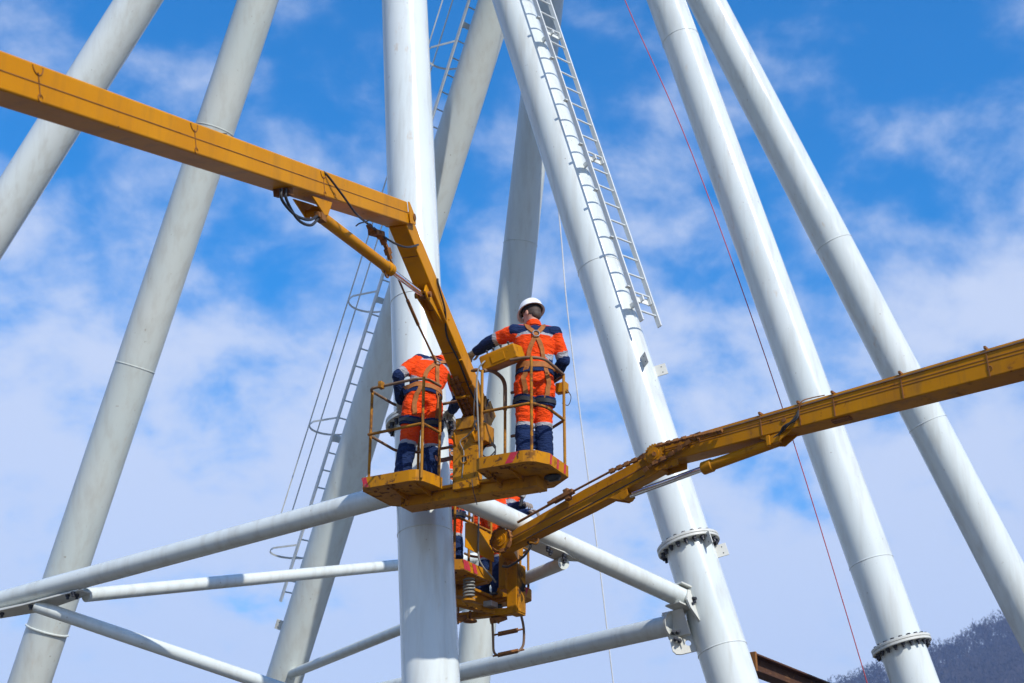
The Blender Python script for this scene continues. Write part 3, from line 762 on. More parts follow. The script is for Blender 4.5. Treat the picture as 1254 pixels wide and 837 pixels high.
# levelling chain and rod beside the jib
so = -.05
mb = MB(); chain(mb, [pl(452, 278, so), pl(468, 292, so)], .05, .045); chain(mb, [pl(468, 292, so), pl(474, 305, so), pl(478, 318, so)], .05, .045); part('levelling_chain', mb, 'rust', lift1)
mb = MB(); mb.box(pl(461, 286, so), bd * .10, SD * .04, ub * .022); part('chain_guide', mb, 'rust', lift1, bevel=.004)
mb = MB(); mb.tube([pl(478, 318, so), pl(499, 368, so)], .010, 8); mb.tube([pl(499, 368, so), pl(512, 398, so)], .016, 8); mb.tube([pl(512, 398, so), pl(534, 444, so)], .010, 8); part('levelling_rod', mb, 'rust', lift1)
mb = MB(); chain(mb, [JP(.74, -.07, -JH / 2 - .05), JP(1.0, -.05, -JH / 2 - .05)], .036, .036); chain(mb, [JP(.74, -.03, -JH / 2 - .035), JP(1.0, -.02, -JH / 2 - .04)], .036, .036); part('levelling_chain', mb, 'rust', lift1)
mb = MB(); mb.beam(JP(.72, -.095, -JH / 2 - .04), JP(.93, -.095, -JH / 2 - .04), SD, .010, .075); part('chain_cover', mb, 'yellow_worn', jib1, bevel=.003)
mb = MB(); mb.box(JP(.83, -.03, -JH / 2 - .075), SD * .07, jd * .012, uj * .012); part('chain_guide', mb, 'yellow_worn', jib1, bevel=.003)
mb = MB(); sprocket(mb, JP(1.0, -.03, -.03), SD, .13, .03, 20); part('sprocket', mb, 'rust', lift1)
mb = MB(); mb.tube([JP(1.0, -.12, -.03), JP(1.0, .12, -.03)], .035, 16); part('mast_pin', mb, 'rust', lift1)
for s in (-1, 1):
    mb = MB(); mb.beam(JP(.93, s * (JW / 2 + .012), 0), JP(1.04, s * (JW / 2 + .012), -.01), SD, .014, .14); part('mast_cheek', mb, 'yellow_worn', jib1, bevel=.003)
bas1, BP, ba, bb, mast1 = basket(lift1, (OU.x, OU.y), aU, ZU, 'yellow_worn', 'rail_yellow')
for s_ in (-1, 1):
    mb = MB(); q0 = BP(.01 + s_ * .105, .30, .40); q1 = JP(1.0, s_ * .105, .0)
    mb.beam(q0, q1 + (q1 - q0) * .15, ba, .016, .17); part('yoke_plate', mb, 'yellow_worn', lift1, bevel=.003)
mb = MB(); mb.box(BP(.01, .36, .60), ba * .10, bb * .07, UP * .06); part('mast_head', mb, 'yellow_worn', lift1, bevel=.008)
mb = MB(); mb.tube(bez([JP(.97, -.05, -.12), JP(1.02, -.06, -.16), JP(1.06, -.03, -.14), BP(-.03, .30, .54)], 18), .012, 8); part('hydraulic_hose', mb, 'black', lift1)
mb = MB(); mb.tube(bez([JP(.93, .085, -.05), JP(1.0, .10, -.10), BP(.12, .30, .60), BP(.14, .29, .50)], 18), .010, 8); part('hydraulic_hose', mb, 'black', lift1)
# control panel box leaning over the rail
mb = MB(); cb = BP(.475, .17, 1.125); ax_ = (ba * .97 + UP * .20).normalized(); az = (UP * .95 - ba * .18 - bb * .25).normalized(); ay = az.cross(ax_).normalized(); az = ax_.cross(ay)
mb.box(cb, ax_ * .185, ay * .11, az * .066); cbx = part('control_box', mb, 'yellow_worn', bas1, bevel=.008)
mb = MB(); mb.box(cb + az * .069, ax_ * .178, ay * .10, az * .006); part('box_lid', mb, 'yellow_worn', bas1, bevel=.004)
for q in (-.13, -.06, .02, .1):
    mb = MB(); mb.tube([cb + ax_ * q + az * .08, cb + ax_ * q + az * .12], .008, 8); mb.ball(cb + ax_ * q + az * .125, .013, 10, 6); part('lever', mb, 'black', bas1)
mb = MB(); mb.box(cb - ay * .112 * (1 if ay.y > 0 else -1) , ax_ * .07, ay * .004, az * .04); part('box_hatch', mb, 'yellow_worn', bas1, bevel=.002)
mb = MB(); mb.tube(bez([BP(.32, .03, .06), BP(.31, .0, .5), BP(.30, -.01, .80), BP(.31, .0, .98), BP(.35, .03, 1.06), BP(.33, .10, 1.1)], 40), .008, 8); part('grey_cable', mb, 'cable_grey', bas1)
mb = MB(); mb.tube(bez([BP(-.02, .31, .06), BP(-.0, .305, .30), BP(-.04, .30, .42), BP(.05, .29, .47), BP(.16, .2, .50), BP(.24, .05, .62), BP(.28, .0, .8)], 44), .005, 7); part('thin_cable', mb, 'cable_grey', bas1)
mb = MB(); mb.tube(bez([BP(.09, .30, .03), BP(.12, .28, -.10), BP(.17, .26, -.24)], 12), .004, 6); part('loose_wire', mb, 'black', bas1)
for q in range(3):
    mb = MB(); c = BP(.20, .42, .34 - .02 * q); mb.tube([c + ba * (.075 * math.cos(2 * PI * i / 20)) + UP * ((.07 + .01 * q) * math.sin(2 * PI * i / 20)) + bb * (.01 * math.sin(i)) for i in range(20)], .006, 6, closed=True); part('cable_loop', mb, 'black', bas1)
mb = MB(); mb.box(BP(.86, .66, .93), ba * .055, bb * .035, UP * .05); sbx = part('switch_box', mb, 'yellow_worn', bas1, bevel=.005)
mb = MB(); mb.tube(bez([BP(.92, .64, .9), BP(.98, .6, .8), BP(.95, .6, .72), BP(.88, .62, .76)], 20), .004, 6); part('loose_wire', mb, 'black', bas1)
mb = MB(); mb.ball(BP(.255, .04, 1.0), (.05, .02, .018), 12, 6, (ba, bb, UP)); mb.tube([BP(.28, .04, 1.0), BP(.33, .03, .97)], .010, 8); part('lever_handle', mb, 'rust', bas1)
mb = MB(); w_ = [BP(-.14, .50, .36), BP(-.22, .45, .335), BP(-.32, .42, .32), BP(-.38, .42, .36)]
pts = bez(w_, 14); rings = [[p + UP * .022, p - UP * .022, p - UP * .022 + bb * .006, p + UP * .022 + bb * .006] for p in pts]; mb.ring_loft(rings); part('safety_strap', mb, 'brown_strap', bas1)
# slewing pedestal that carries the boom (outside the photograph)
def pedestal(root, p, bm, ttl):
    mb = MB(); mb.tube([(p.x, p.y, 0.9), (p.x, p.y, p.z + .05)], [.42, .26], 28); part('turret', mb, 'yellow_worn', root)
    mb = MB(); mb.box((p.x, p.y, .75), (1.1, 0, 0), (0, 2.6, 0), (0, 0, .15)); part('chassis', mb, 'yellow_worn', root, bevel=.03)
    for sx in (-1, 1):
        for sy in (-1.7, 1.7):
            mb = MB(); c = V((p.x + sx * .95, p.y + sy, .5)); mb.tube([c - V((.16, 0, 0)), c - V((.13, 0, 0)), c + V((.13, 0, 0)), c + V((.16, 0, 0))], [.44, .5, .5, .44], 28); part('wheel', mb, 'black', root)
pedestal(lift1, back0, boom1, 0)

# ---- second lift: boom from the right, basket behind the pillar
aL = (.5, .866); ZL = 5.59; OL_ = V((-.051, 15.48, 0))
T2 = px(620, 668, 15.40); R2 = px(1254, 438.5, 12.6)
hd2 = V((T2.x - R2.x, T2.y - R2.y, 0)).normalized(); SD2 = V((-hd2.y, hd2.x, 0))
if SD2.x > 0: SD2 = -SD2                          # towards the camera side (left)
pl2 = lambda u, v, o=0: on_plane(u, v, R2 + SD2 * o, SD2)
EL2 = pl2(803, 561); bd2 = (EL2 - R2).normalized(); back2 = R2 - bd2 * 9.0
lift2 = thing('boom_lift', 'rusty amber boom lift reaching in from the right behind the pillar', 'boom lift', (back2.x, back2.y, 0))
ub2 = SD2.cross(bd2).normalized(); ub2 = ub2 if ub2.z > 0 else -ub2
BW2, BH2 = .19, .19
e2 = pl2(820, 558)
mb = MB(); rings = []
for c_, w_, h_ in ((back2, .34, .34), (R2, .29, .262), (e2, .19, .185)): rings.append([c_ + SD2 * (BW2 / 2 - a * w_) + ub2 * (b * h_ / 2) for a, b in ((0, -1), (0, 1), (1, 1), (1, -1))])
mb.ring_loft(rings)
hh = lambda c_: .131 + (.0925 - .131) * max(-1, min(1, (c_ - R2).dot(bd2) / (e2 - R2).dot(bd2)))
boom2 = part('main_boom', mb, 'yellow_rusty', lift2, bevel=.010)
for o_ in (.035, .012):
    mb = MB(); mb.beam(R2 - bd2 * 4 + SD2 * (BW2 / 2 + .001) + ub2 * (o_ * 1.8), e2 + SD2 * (BW2 / 2 + .001) + ub2 * o_, SD2, .006, .006); part('seam', mb, 'rust', boom2)
mb = MB(); mb.beam(R2 - bd2 * 4 + SD2 * (BW2 / 2 + .006) + ub2 * .162, e2 - bd2 * .3 + SD2 * (BW2 / 2 + .006) + ub2 * .075, SD2, .012, .012); part('conduit', mb, 'rail_bare', boom2)
mb = MB(); mb.beam(R2 - bd2 * 4 + SD2 * (BW2 / 2 - .03) + ub2 * .184, e2 - bd2 * .1 + SD2 * (BW2 / 2 - .03) + ub2 * (BH2 / 2 + .01), SD2, .03, .012); part('conduit', mb, 'yellow_rusty', boom2)
def BPt(u, s=0, o=0):
    c_ = R2 + bd2 * ((pl2(u, 440 + (561 - 440) * (1254 - u) / 451.0) - R2).dot(bd2)); return c_ + SD2 * s + ub2 * (o * hh(c_) / .095)
for u in (1215, 1110, 1027, 985, 938):
    mb = MB(); mb.box(BPt(u, BW2 / 2 + .004), SD2 * .004, ub2 * hh(BPt(u)), bd2 * .005); mb.box(BPt(u, BW2 / 2 - .02, BH2 / 2 + .012), SD2 * .04, ub2 * .012, bd2 * .010); part('strap', mb, 'rust', boom2)
mb = MB(); c = BPt(1216, BW2 / 2 + .003, -.04); mb.tube([c + (ub2 * math.sin(2 * PI * q / 16) + bd2 * math.cos(2 * PI * q / 16)) * .022 for q in range(16)], .004, 6, closed=True); part('weld_mark', mb, 'rust', boom2)
mb = MB(); c = BPt(966, BW2 / 2 + .003, -.01); mb.tube([c - SD2 * .004, c + SD2 * .008], .022, 18); part('pin_boss', mb, 'rust', boom2)
mb = MB(); mb.box(BPt(1030, .02, -BH2 / 2 - .012), bd2 * .09, SD2 * .04, ub2 * .012); part('access_plate', mb, 'rust', boom2, bevel=.003)
# jib
jt = T2; jb0 = pl2(838, 549); jd2 = (jt - jb0).normalized(); uj2 = SD2.cross(jd2).normalized(); uj2 = uj2 if uj2.z > 0 else -uj2
JW2, JH2 = .14, .195
j0b = pl2(812, 566)
mb = MB(); dj = (jt - j0b).normalized(); uu = SD2.cross(dj).normalized(); uu = uu if uu.z > 0 else -uu
mb.ring_loft([[c_ + SD2 * (a * JW2 / 2) + uu * (b * h_ / 2) for a, b in ((1, -1), (1, 1), (-1, 1), (-1, -1))] for c_, h_ in ((j0b, .215), (j0b + (jt - j0b) * .45, .225), (jt, .155))])
jib2 = part('jib', mb, 'yellow_rusty', lift2, bevel=.010)
jd2 = (jt - j0b).normalized(); uj2 = SD2.cross(jd2).normalized(); uj2 = uj2 if uj2.z > 0 else -uj2
jl2 = (jt - j0b).length; J2 = lambda t, s=0, o=0: j0b + jd2 * (jl2 * t) + SD2 * s + uj2 * o
mb = MB(); mb.beam(J2(.02, JW2 / 2 + .001, .01), J2(.98, JW2 / 2 + .001, .01), SD2, .006, .012); part('seam', mb, 'rust', jib2)
mb = MB(); mb.beam(J2(.10, JW2 / 2 + .001, -.075), J2(.85, JW2 / 2 + .001, -.08), SD2, .006, .010); part('seam', mb, 'black', jib2)
# sprockets
mb = MB(); sprocket(mb, pl2(801, 556, BW2 / 2 + .05), SD2, .104, .02, 20); part('sprocket', mb, 'yellow_rusty', lift2)
mb = MB(); sprocket(mb, J2(.985, JW2 / 2 + .05, .02), SD2, .118, .022, 22); part('sprocket', mb, 'yellow_rusty', lift2)
mb = MB(); mb.tube([J2(1.0, -.14, .02), J2(1.0, .14, .02)], .04, 16); part('mast_pin', mb, 'rust', lift2)
sc = BW2 / 2 + .05
mb = MB(); chain(mb, [pl2(884, 527, sc), pl2(840, 537, sc), pl2(806, 546, sc), pl2(795, 553, sc), pl2(784, 561, sc), pl2(747, 578, sc)], .040, .045)
chain(mb, [pl2(845, 540, sc), pl2(815, 561, sc), pl2(800, 568, sc), pl2(788, 577, sc)], .040, .045); part('levelling_chain', mb, 'rust', lift2)
mb = MB(); mb.tube([pl2(747, 578, sc), pl2(700, 603, sc)], .012, 8); mb.tube([pl2(682, 613, sc), pl2(634, 640, sc)], .014, 8); part('levelling_rod', mb, 'rust', lift2)
mb = MB(); mb.box(pl2(690, 608, sc - .01), jd2 * .13, SD2 * .03, uj2 * .022); mb.box(pl2(695, 606, sc - .02), jd2 * .03, SD2 * .03, uj2 * .06); mb.box(pl2(676, 615, sc), jd2 * .05, SD2 * .02, uj2 * .018); part('chain_anchor', mb, 'rust', lift2, bevel=.005)
mb = MB(); chain(mb, [pl2(715, 615, .04), pl2(625, 655, .04)], .04, .045); chain(mb, [*[J2(.985, JW2 / 2 + .05, .02) + (jd2 * math.cos(q) + uj2 * math.sin(q)) * .125 for q in [rad(120 - 24 * i) for i in range(15)]]], .04, .045); part('levelling_chain', mb, 'rust', lift2)
mb = MB(); mb.prism([pl2(850, 532, BW2 / 2 + .002), pl2(858, 529, BW2 / 2 + .002), pl2(857, 541, BW2 / 2 + .002)], SD2 * .012); part('chain_anchor', mb, 'rust', lift2)
for s_, q_ in ((1, 0), (-1, 0)):
    mb = MB(); mb.prism([pl2(a_, b_) + SD2 * (s_ * (JW2 / 2 + .006)) for a_, b_ in ((836, 544), (802, 550), (793, 562), (798, 574), (812, 580), (836, 572))], SD2 * (s_ * .014)); part('elbow_cheek', mb, 'yellow_rusty', boom2, smooth=False)
mb = MB(); mb.box(pl2(818, 562), bd2 * .10, SD2 * (JW2 / 2 - .01), ub2 * .085); part('elbow_block', mb, 'yellow_rusty', boom2, bevel=.01)
mb = MB(); mb.tube([pl2(801, 556, -.13), pl2(801, 556, BW2 / 2 + .09)], .022, 14); part('elbow_pin', mb, 'rust', boom2)
# ram
r0 = pl2(952, 541); r1 = pl2(768, 608); rd2 = (r1 - r0).normalized(); rl2 = (r1 - r0).length; kn = r0 + rd2 * ((pl2(860, 574) - r0).dot(rd2))
mb = MB(); mb.tube([r0, kn - rd2 * .12], .052, 24); mb.tube([kn - rd2 * .12, kn - rd2 * .11, kn - rd2 * .01, kn], [.053, .064, .064, .053], 24); ram2 = part('hydraulic_ram', mb, 'yellow_rusty', lift2)
mb = MB(); mb.tube([kn - rd2 * .02, r1], .030, 20); part('piston_rod', mb, 'chrome', ram2)
mb = MB(); mb.tube([r1 - SD2 * .07, r1 + SD2 * .07], .045, 18); part('rod_eye', mb, 'yellow_rusty', ram2)
mb = MB(); mb.box(r0 + SD2 * .06 - rd2 * .0, rd2 * .06, SD2 * .03, ub2 * .04); mb.box(r0 + SD2 * .07 + rd2 * .05, rd2 * .02, SD2 * .03, ub2 * .05); part('valve_block', mb, 'yellow_rusty', ram2, bevel=.005)
for s in (-1, 1):
    mb = MB(); q = r1 + SD2 * (s * .055); mb.prism([q + uj2 * .10 + jd2 * .26, q + uj2 * .13 - jd2 * .06, q - uj2 * .03 - jd2 * .05, q - uj2 * .05 + jd2 * .03], SD2 * (s * .012)); part('pivot_lug', mb, 'yellow_rusty', jib2, bevel=.003)
    mb = MB(); q = r0 + SD2 * (s * .065); mb.prism([q + ub2 * .10 - bd2 * .30, q + ub2 * .10 + bd2 * .22, q - ub2 * .02 + bd2 * .04, q - ub2 * .04 - bd2 * .04], SD2 * (s * .014)); part('ram_bracket', mb, 'yellow_rusty', boom2, bevel=.003)
for k_ in (0, .025):
    mb = MB(); mb.tube(bez([BPt(985, BW2 / 2 + .015, .03), BPt(982, BW2 / 2 + .03, -.02 - k_), BPt(972 - k_ * 200, BW2 / 2 + .04, -.08), r0 + SD2 * .09 - rd2 * .08 + ub2 * .03, r0 + SD2 * .08 + ub2 * .01], 24), .010, 8); part('hydraulic_hose', mb, 'black', lift2)
mb = MB(); mb.tube(bez([BPt(985, BW2 / 2 + .012, .03), BPt(990, BW2 / 2 + .015, .10), BPt(999, .05, .13), BPt(1015, .05, .12)], 16), .006, 6); part('thin_cable', mb, 'rust', lift2)
mb = MB(); mb.beam(J2(1.0, 0, 0), V((OL_.x + .06, OL_.y - .02, ZL + .36)), V((1, 0, 0)), .14, .13); part('yoke', mb, 'yellow_rusty', lift2, bevel=.006)
# mast, hanging hose at the jib tip
mb = MB(); mb.tube(bez([J2(.86, .02, -.10), J2(.84, .05, -.17), J2(.90, .05, -.24), J2(1.0, .03, -.25), J2(1.05, .0, -.2)], 24), .013, 8); part('hydraulic_hose', mb, 'black', lift2)
mb = MB(); mb.tube(bez([J2(.84, .05, -.13), J2(.80, .06, -.18), J2(.79, .04, -.13), J2(.83, .04, -.10)], 18), .012, 8); part('hose_hook', mb, 'rail_yellow', lift2)
bas2, QP, qa, qb, mast2 = basket(lift2, (OL_.x, OL_.y), aL, ZL, 'yellow_worn', 'rail_yellow', outer=(-.945, .66), mount_y=-.04, full=None)
mb = MB(); mb.box(QP(.02, -.10, -.02), qa * .10, qb * .06, UP * .27); part('mast_box', mb, 'yellow_worn', bas2, bevel=.006)
mb = MB(); mb.box(QP(.02, -.165, -.02), qa * .085, qb * .004, UP * .25); part('worn_plate', mb, 'yellow_scraped', bas2, bevel=.002)
for x0 in (-.84, -.70):
    mb = MB(); mb.prism([QP(x0, -.0125, .006), QP(x0 + .07, -.0125, .006), QP(x0 + .02, -.0125, .10), QP(x0 - .05, -.0125, .10)], qb * -.002); part('warning_stripe', mb, 'stripe_red', bas2, smooth=False)
mb = MB(); mb.beam(QP(-.02, -.08, -.26), QP(-.10, .62, -.26), qa, .10, .07); part('support_beam', mb, 'yellow_worn', bas2, bevel=.006)
mb = MB(); mb.beam(QP(-.60, .40, -.20), QP(.0, .10, -.26), qb, .08, .06); part('support_beam', mb, 'yellow_worn', bas2, bevel=.006)
mb = MB(); c = QP(-.62, .10, -.13); pts = [c + V((.055 * math.cos(q * .6), .055 * math.sin(q * .6), -.10 + .0033 * q)) for q in range(66)]; mb.tube(pts, .011, 7); part('spring', mb, 'cable_grey', bas2)
for z_ in (.12, -.12):
    mb = MB(); mb.tube([c + UP * (z_ - .01), c + UP * (z_ + .01)], .07, 20); part('spring_seat', mb, 'yellow_worn', bas2)
mb = MB(); mb.box(QP(-.18, .1, -.20), qa * .07, qb * .05, UP * .03); part('switch_box', mb, 'steel', bas2, bevel=.005)
for X_, Y_, Z_, s_ in ((-.28, .44, -.34, .06), (-.36, .52, -.38, .05), (.02, .12, -.31, .06)):
    mb = MB(); mb.box(QP(X_, Y_, Z_), (qa + UP * .4).normalized() * s_ * 1.5, qb * s_, (UP - qa * .4).normalized() * s_ * .5); mb.tube([QP(X_, Y_, Z_ - .05), QP(X_, Y_, -.2)], .012, 8); part('hanging_fitting', mb, 'rust', bas2, bevel=.006)
mb = MB(); mb.tube([QP(-.2, .34, -.36), QP(-.2, .34, -.345)], .075, 24); mb.tube([QP(-.2, .34, -.36), QP(-.2, .34, -.24)], .014, 10); part('hanging_disc', mb, 'rust', bas2)
# side panel of the near bay
mb = MB(); mb.prism([QP(-.88, -.012, .24), QP(-.88, -.012, .50), QP(-.80, -.012, .52), QP(-.30, -.012, .50), QP(-.30, -.012, .22)], qb * .008); part('side_panel', mb, 'yellow', bas2, smooth=False)
mb = MB(); mb.tube(bez([QP(-.66, -.03, 1.0), QP(-.66, -.035, .6), QP(-.66, -.035, .22), QP(-.60, -.05, .10), QP(-.42, -.06, .02), QP(-.30, -.03, .0)], 30), .010, 8); part('grey_cable', mb, 'cable_grey', bas2)
# folding step ladder hanging below the far end
l0 = V((px(604, 752, 15.75))); rt = (px(640, 745, 15.95) - l0)
A_ = l0; B_ = l0 + rt; dn_ = V((0, 0, -.46))
mb = MB(); mb.tube(rounded([A_ + V((-.02, 0, .12)), A_ + V((0, 0, .02)) + dn_ * .6, A_ + dn_ + rt * .02, B_ + dn_ + rt * .02, B_ + dn_ * .5 + rt * .06, B_ + V((-.06, 0, .10))], .10, 6), .014, 10); stp = part('step_ladder', mb, 'rail_bare', lift2)
for q in (.50, .985):
    mb = MB(); mb.box(A_ + dn_ * q + rt * .5, rt * .34, V((0, .06, 0)), V((0, 0, .012))); mb.tube([A_ + dn_ * q, B_ + dn_ * q + rt * .04], .010, 8); part('step', mb, 'rust', stp)
pedestal(lift2, back2, boom2, 0)

# ------------------------------------------------------------------ workers
def seg_t(p, a, b):
    d = b - a; t = max(0, min(1, (p - a).dot(d) / d.length_squared)); return t, (p - (a + d * t)).length
def evaluated(mb, voxel, smooth):
    me = mb.mesh('tmp', 'skin', False); o = bpy.data.objects.new('tmp', me); col.objects.link(o)
    r = o.modifiers.new('r', 'REMESH'); r.mode = 'VOXEL'; r.voxel_size = voxel; r.use_smooth_shade = True
    s = o.modifiers.new('s', 'SMOOTH'); s.iterations = smooth; s.factor = .5
    bpy.context.view_layer.update()
    out = bpy.data.meshes.new_from_object(o.evaluated_get(bpy.context.evaluated_depsgraph_get()))
    bpy.data.objects.remove(o); return out
def ell(c, rx, ry, X, Y, n=20): return [c + X * (rx * math.cos(2 * PI * i / n)) + Y * (ry * math.sin(2 * PI * i / n)) for i in range(n)]

def glove_mesh(w, d, up, mat_name, curl=.9, side=1):
    """hand at wrist w pointing along d; up = back of the hand"""
    d = d.normalized(); up = (up - d * up.dot(d)).normalized(); s = d.cross(up) * side; mb = MB()
    mb.tube([w - d * .05, w + d * .0], [.034, .033], 14)
    mb.ball(w + d * .045, (.055, .042, .024), 14, 10, (d, s, up))
    for i, (off, ln) in enumerate(((-.033, .070), (-.011, .080), (.011, .075), (.032, .060))):
        p = w + d * .085 + s * off; pts = [p - d * .02]; a = 0; q = p; pts.append(q)
        for k in range(3):
            a += curl * (.75 + .1 * i); q = q + (d * math.cos(a) - up * math.sin(a)) * (ln * (.42, .33, .25)[k]); pts.append(q)
        mb.tube(pts, [.012, .0125, .0115, .0105, .008], 10)
    t0 = w + d * .03 - s * .035
    mb.tube([t0, t0 + d * .025 - s * .022 - up * .01, t0 + d * .055 - s * .022 - up * .028, t0 + d * .072 - s * .008 - up * .036], [.014, .0135, .012, .009], 10)
    return mb

def person(label, loc, yaw, J, helmet=None, glove='glove', look=(0, 1, -.1), group='workers in the lift baskets', voxel=.0125, hold=None, seed=0, harness=True, yoke=True):
    Rz = Matrix.Rotation(yaw, 4, 'Z'); M = Matrix.Translation(V(loc)) @ Rz
    J = {k: V(v) for k, v in J.items()}
    mb = MB()
    pel, chest, neck, head = J['pelvis'], J['chest'], J['neck'], J['head']
    shx = (J['shR'] - J['shL']).normalized(); hpx = (J['hipR'] - J['hipL']).normalized()
    def fr(x, z): y = z.cross(x).normalized(); return x, y
    spine = [(pel - V((0, 0, .10)), .150, .115, hpx), (pel, .172, .128, hpx), (pel + (chest - pel) * .35, .158, .118, hpx), (pel + (chest - pel) * .7, .175, .128, shx), (chest, .192, .135, shx), (chest + (neck - chest) * .45, .195, .122, shx), (chest + (neck - chest) * .8, .140, .092, shx), (neck, .075, .07, shx)]
    rings = []
    for c, rx, ry, x in spine:
        z = (neck - pel).normalized(); y = z.cross(x).normalized(); rings.append(ell(c, rx, ry, x, y))
    mb.ring_loft(rings)
    for s in 'LR':
        hp, kn_, an, sh, elb, wr = (J[k + s] for k in ('hip', 'kn', 'an', 'sh', 'el', 'wr'))
        def limb(pts, rs):
            mb.tube(pts, rs, 16)
            for p, r_ in zip(pts, rs): mb.ball(p, r_ * .98, 12, 8)
        limb([hp, hp + (kn_ - hp) * .35, hp + (kn_ - hp) * .75, kn_, kn_ + (an - kn_) * .35, kn_ + (an - kn_) * .75, an], [.104, .100, .084, .076, .080, .078, .072])
        limb([neck + (sh - neck) * .55 - V((0, 0, .02)), sh, sh + (elb - sh) * .5, elb, elb + (wr - elb) * .4, wr], [.072, .078, .068, .058, .056, .044])
        ft = V((0, 1, 0)) if 'footdir' not in J else J['footdir']
        mb.ball(an + ft * .06 - V((0, 0, an.z - .05)), (.055, .14, .055), 14, 8)
    hz = (head - neck).normalized(); lk = V(look); lk = (lk - hz * lk.dot(hz)).normalized(); hx_ = lk.cross(hz).normalized()
    mb.tube([neck - hz * .05, neck + hz * .06, head - hz * .04], [.064, .057, .056], 16)
    mb.ball(head + hz * .012, (.076, .094, .108), 20, 14, (hx_, lk, hz))
    mb.ball(head + lk * .040 - hz * .058, (.055, .056, .058), 16, 10, (hx_, lk, hz))
    outer = evaluated(mb, voxel, 6)
    vs = [v.co.copy() for v in outer.vertices]; ns = [v.normal.copy() for v in outer.vertices]
    segs = {}
    for s in 'LR':
        segs['leg' + s] = [(J['hip' + s], J['kn' + s]), (J['kn' + s], J['an' + s])]
        segs['arm' + s] = [(J['sh' + s], J['el' + s]), (J['el' + s], J['wr' + s])]
    reg = []
    tz = (neck - pel).normalized()
    for p in vs:
        hdist = (p - neck).dot(hz)
        best = ('torso', 0)
        if hdist > .035 and (p - head).length < .20: reg.append(('head', hdist)); continue
        bd_ = 1e9
        for k, (s1, s2) in segs.items():
            off = -.012 if k[:3] == 'arm' else 0
            t1, d1 = seg_t(p, *s1); t2, d2 = seg_t(p, *s2)
            t, dd = (t1, d1) if d1 < d2 else (1 + t2, d2)
            if k[:3] == 'arm' and d1 <= d2 and t1 < .12: dd += .05
            if dd < bd_: bd_ = dd; best = (k, t)
        tt, td = seg_t(p, pel - tz * .06, neck - tz * .08)
        if best[0][:3] == 'leg':
            if (p - pel).dot(tz) > -.02: best = ('torso', (p - pel).dot(tz))
        elif td < bd_ + .055 and best[1] < .45: best = ('torso', (p - pel).dot(tz))
        reg.append(best)
    # cloth folds
    sv = V((seed * 3.7, seed * 1.9, seed))
    cv = []
    for p, n_, (k, t) in zip(vs, ns, reg):
        if k == 'head': cv.append(p.copy()); continue
        a = 1 - abs(noise.noise(V((p.x * 9, p.y * 9, p.z * 17)) + sv)) * 2.0
        b_ = noise.noise(p * 5 + sv); amp = .007
        if k[:3] == 'leg': amp = .010 if .75 < t < 1.4 or t < .3 else .007
        if k[:3] == 'arm': amp = .009 if .7 < t < 1.3 else .007
        cv.append(p + n_ * (a * amp + b_ * .008 + .002))
    # body surface, slightly inside the clothes, with a modelled face
    pv = []
    for p, n_, (k, t) in zip(vs, ns, reg):
        q = p - n_ * (.012 if k != 'head' else 0)
        if k == 'head':
            r_ = q - head; f = r_.dot(lk); zz = r_.dot(hz); xx = r_.dot(hx_)
            if f > .03:
                q += lk * (.020 * math.exp(-(xx / .013) ** 2 - ((zz + .012) / .022) ** 2))
                q -= lk * (.008 * math.exp(-((abs(xx) - .031) / .014) ** 2 - ((zz - .012) / .012) ** 2))
                q += lk * (.006 * math.exp(-(xx / .028) ** 2 - ((zz + .055) / .012) ** 2))
        pv.append(q)
    polys = [list(p.vertices) for p in outer.polygons]
    bm_ = MB(); bm_.v = [tuple(p) for p in pv]; bm_.f = [list(f) for f in polys]; bm_.m = [0] * len(polys)
    for s in (-1, 1):
        ec = head + hx_ * (s * .078) - lk * .005 - hz * .01; bm_.ball(ec, (.010, .020, .032), 12, 8, (hx_, lk, hz))
        bm_.ball(head + hx_ * (s * .031) + lk * .083 + hz * .012, .011, 10, 8, mi=1)
    me = bm_.mesh('person', ['skin', 'helmet_white'], True, 180)
    body = link('person', me, None, M); tag(body, label, 'person', group)
    def kid(name, mbx, mats, ang_=40): return part(name, mbx, mats, body, M, angle=ang_)
    # split the outer surface into garments
    jac, tro = MB(), MB()
    cen = lambda f: sum((vs[i] for i in f), V()) / len(f)
    idx = {id(jac): {}, id(tro): {}}
    def put(mbx, f, mi):
        d = idx[id(mbx)]; out = []
        for i in f:
            if i not in d: d[i] = len(mbx.v); mbx.v.append(tuple(cv[i]))
            out.append(d[i])
        mbx.f.append(out); mbx.m.append(mi)
    bxd = shx; 
    for f in polys:
        ks = [reg[i] for i in f]; k = max(set(x[0] for x in ks), key=lambda q: sum(1 for x in ks if x[0] == q)); t = sum(x[1] for x in ks if x[0] == k) / sum(1 for x in ks if x[0] == k)
        if k == 'head':
            continue
        c = cen(f)
        if k == 'torso':
            h = (c - pel).dot(tz)
            if h < .03: put(tro, f, 0)
            else:
                hn = (c - neck).dot(tz); x_ = (c - neck).dot(bxd); yb = -(.085 + abs(x_) * .12)
                mi = 0
                if yoke and (hn > -.01 or abs(x_) > .21): mi = 0
                elif yoke and hn > yb: mi = 1
                elif yoke and hn > yb - .032: mi = 2
                put(jac, f, mi)
        elif k[:3] == 'arm':
            mi = 0 if t < .72 else (2 if t < .90 else 1)
            if yoke and t < .08 and (c - neck).dot(tz) > -.10: mi = 1
            put(jac, f, mi)
        else:
            mi = 0 if t < 1.02 else (2 if t < 1.12 else 1)
            put(tro, f, mi)
    # collar
    jm = kid('jacket', jac, ['orange', 'navy', 'reflective'], 180); kid('trousers', tro, ['orange', 'navy', 'reflective'], 180)
    mb = MB(); rr_ = []
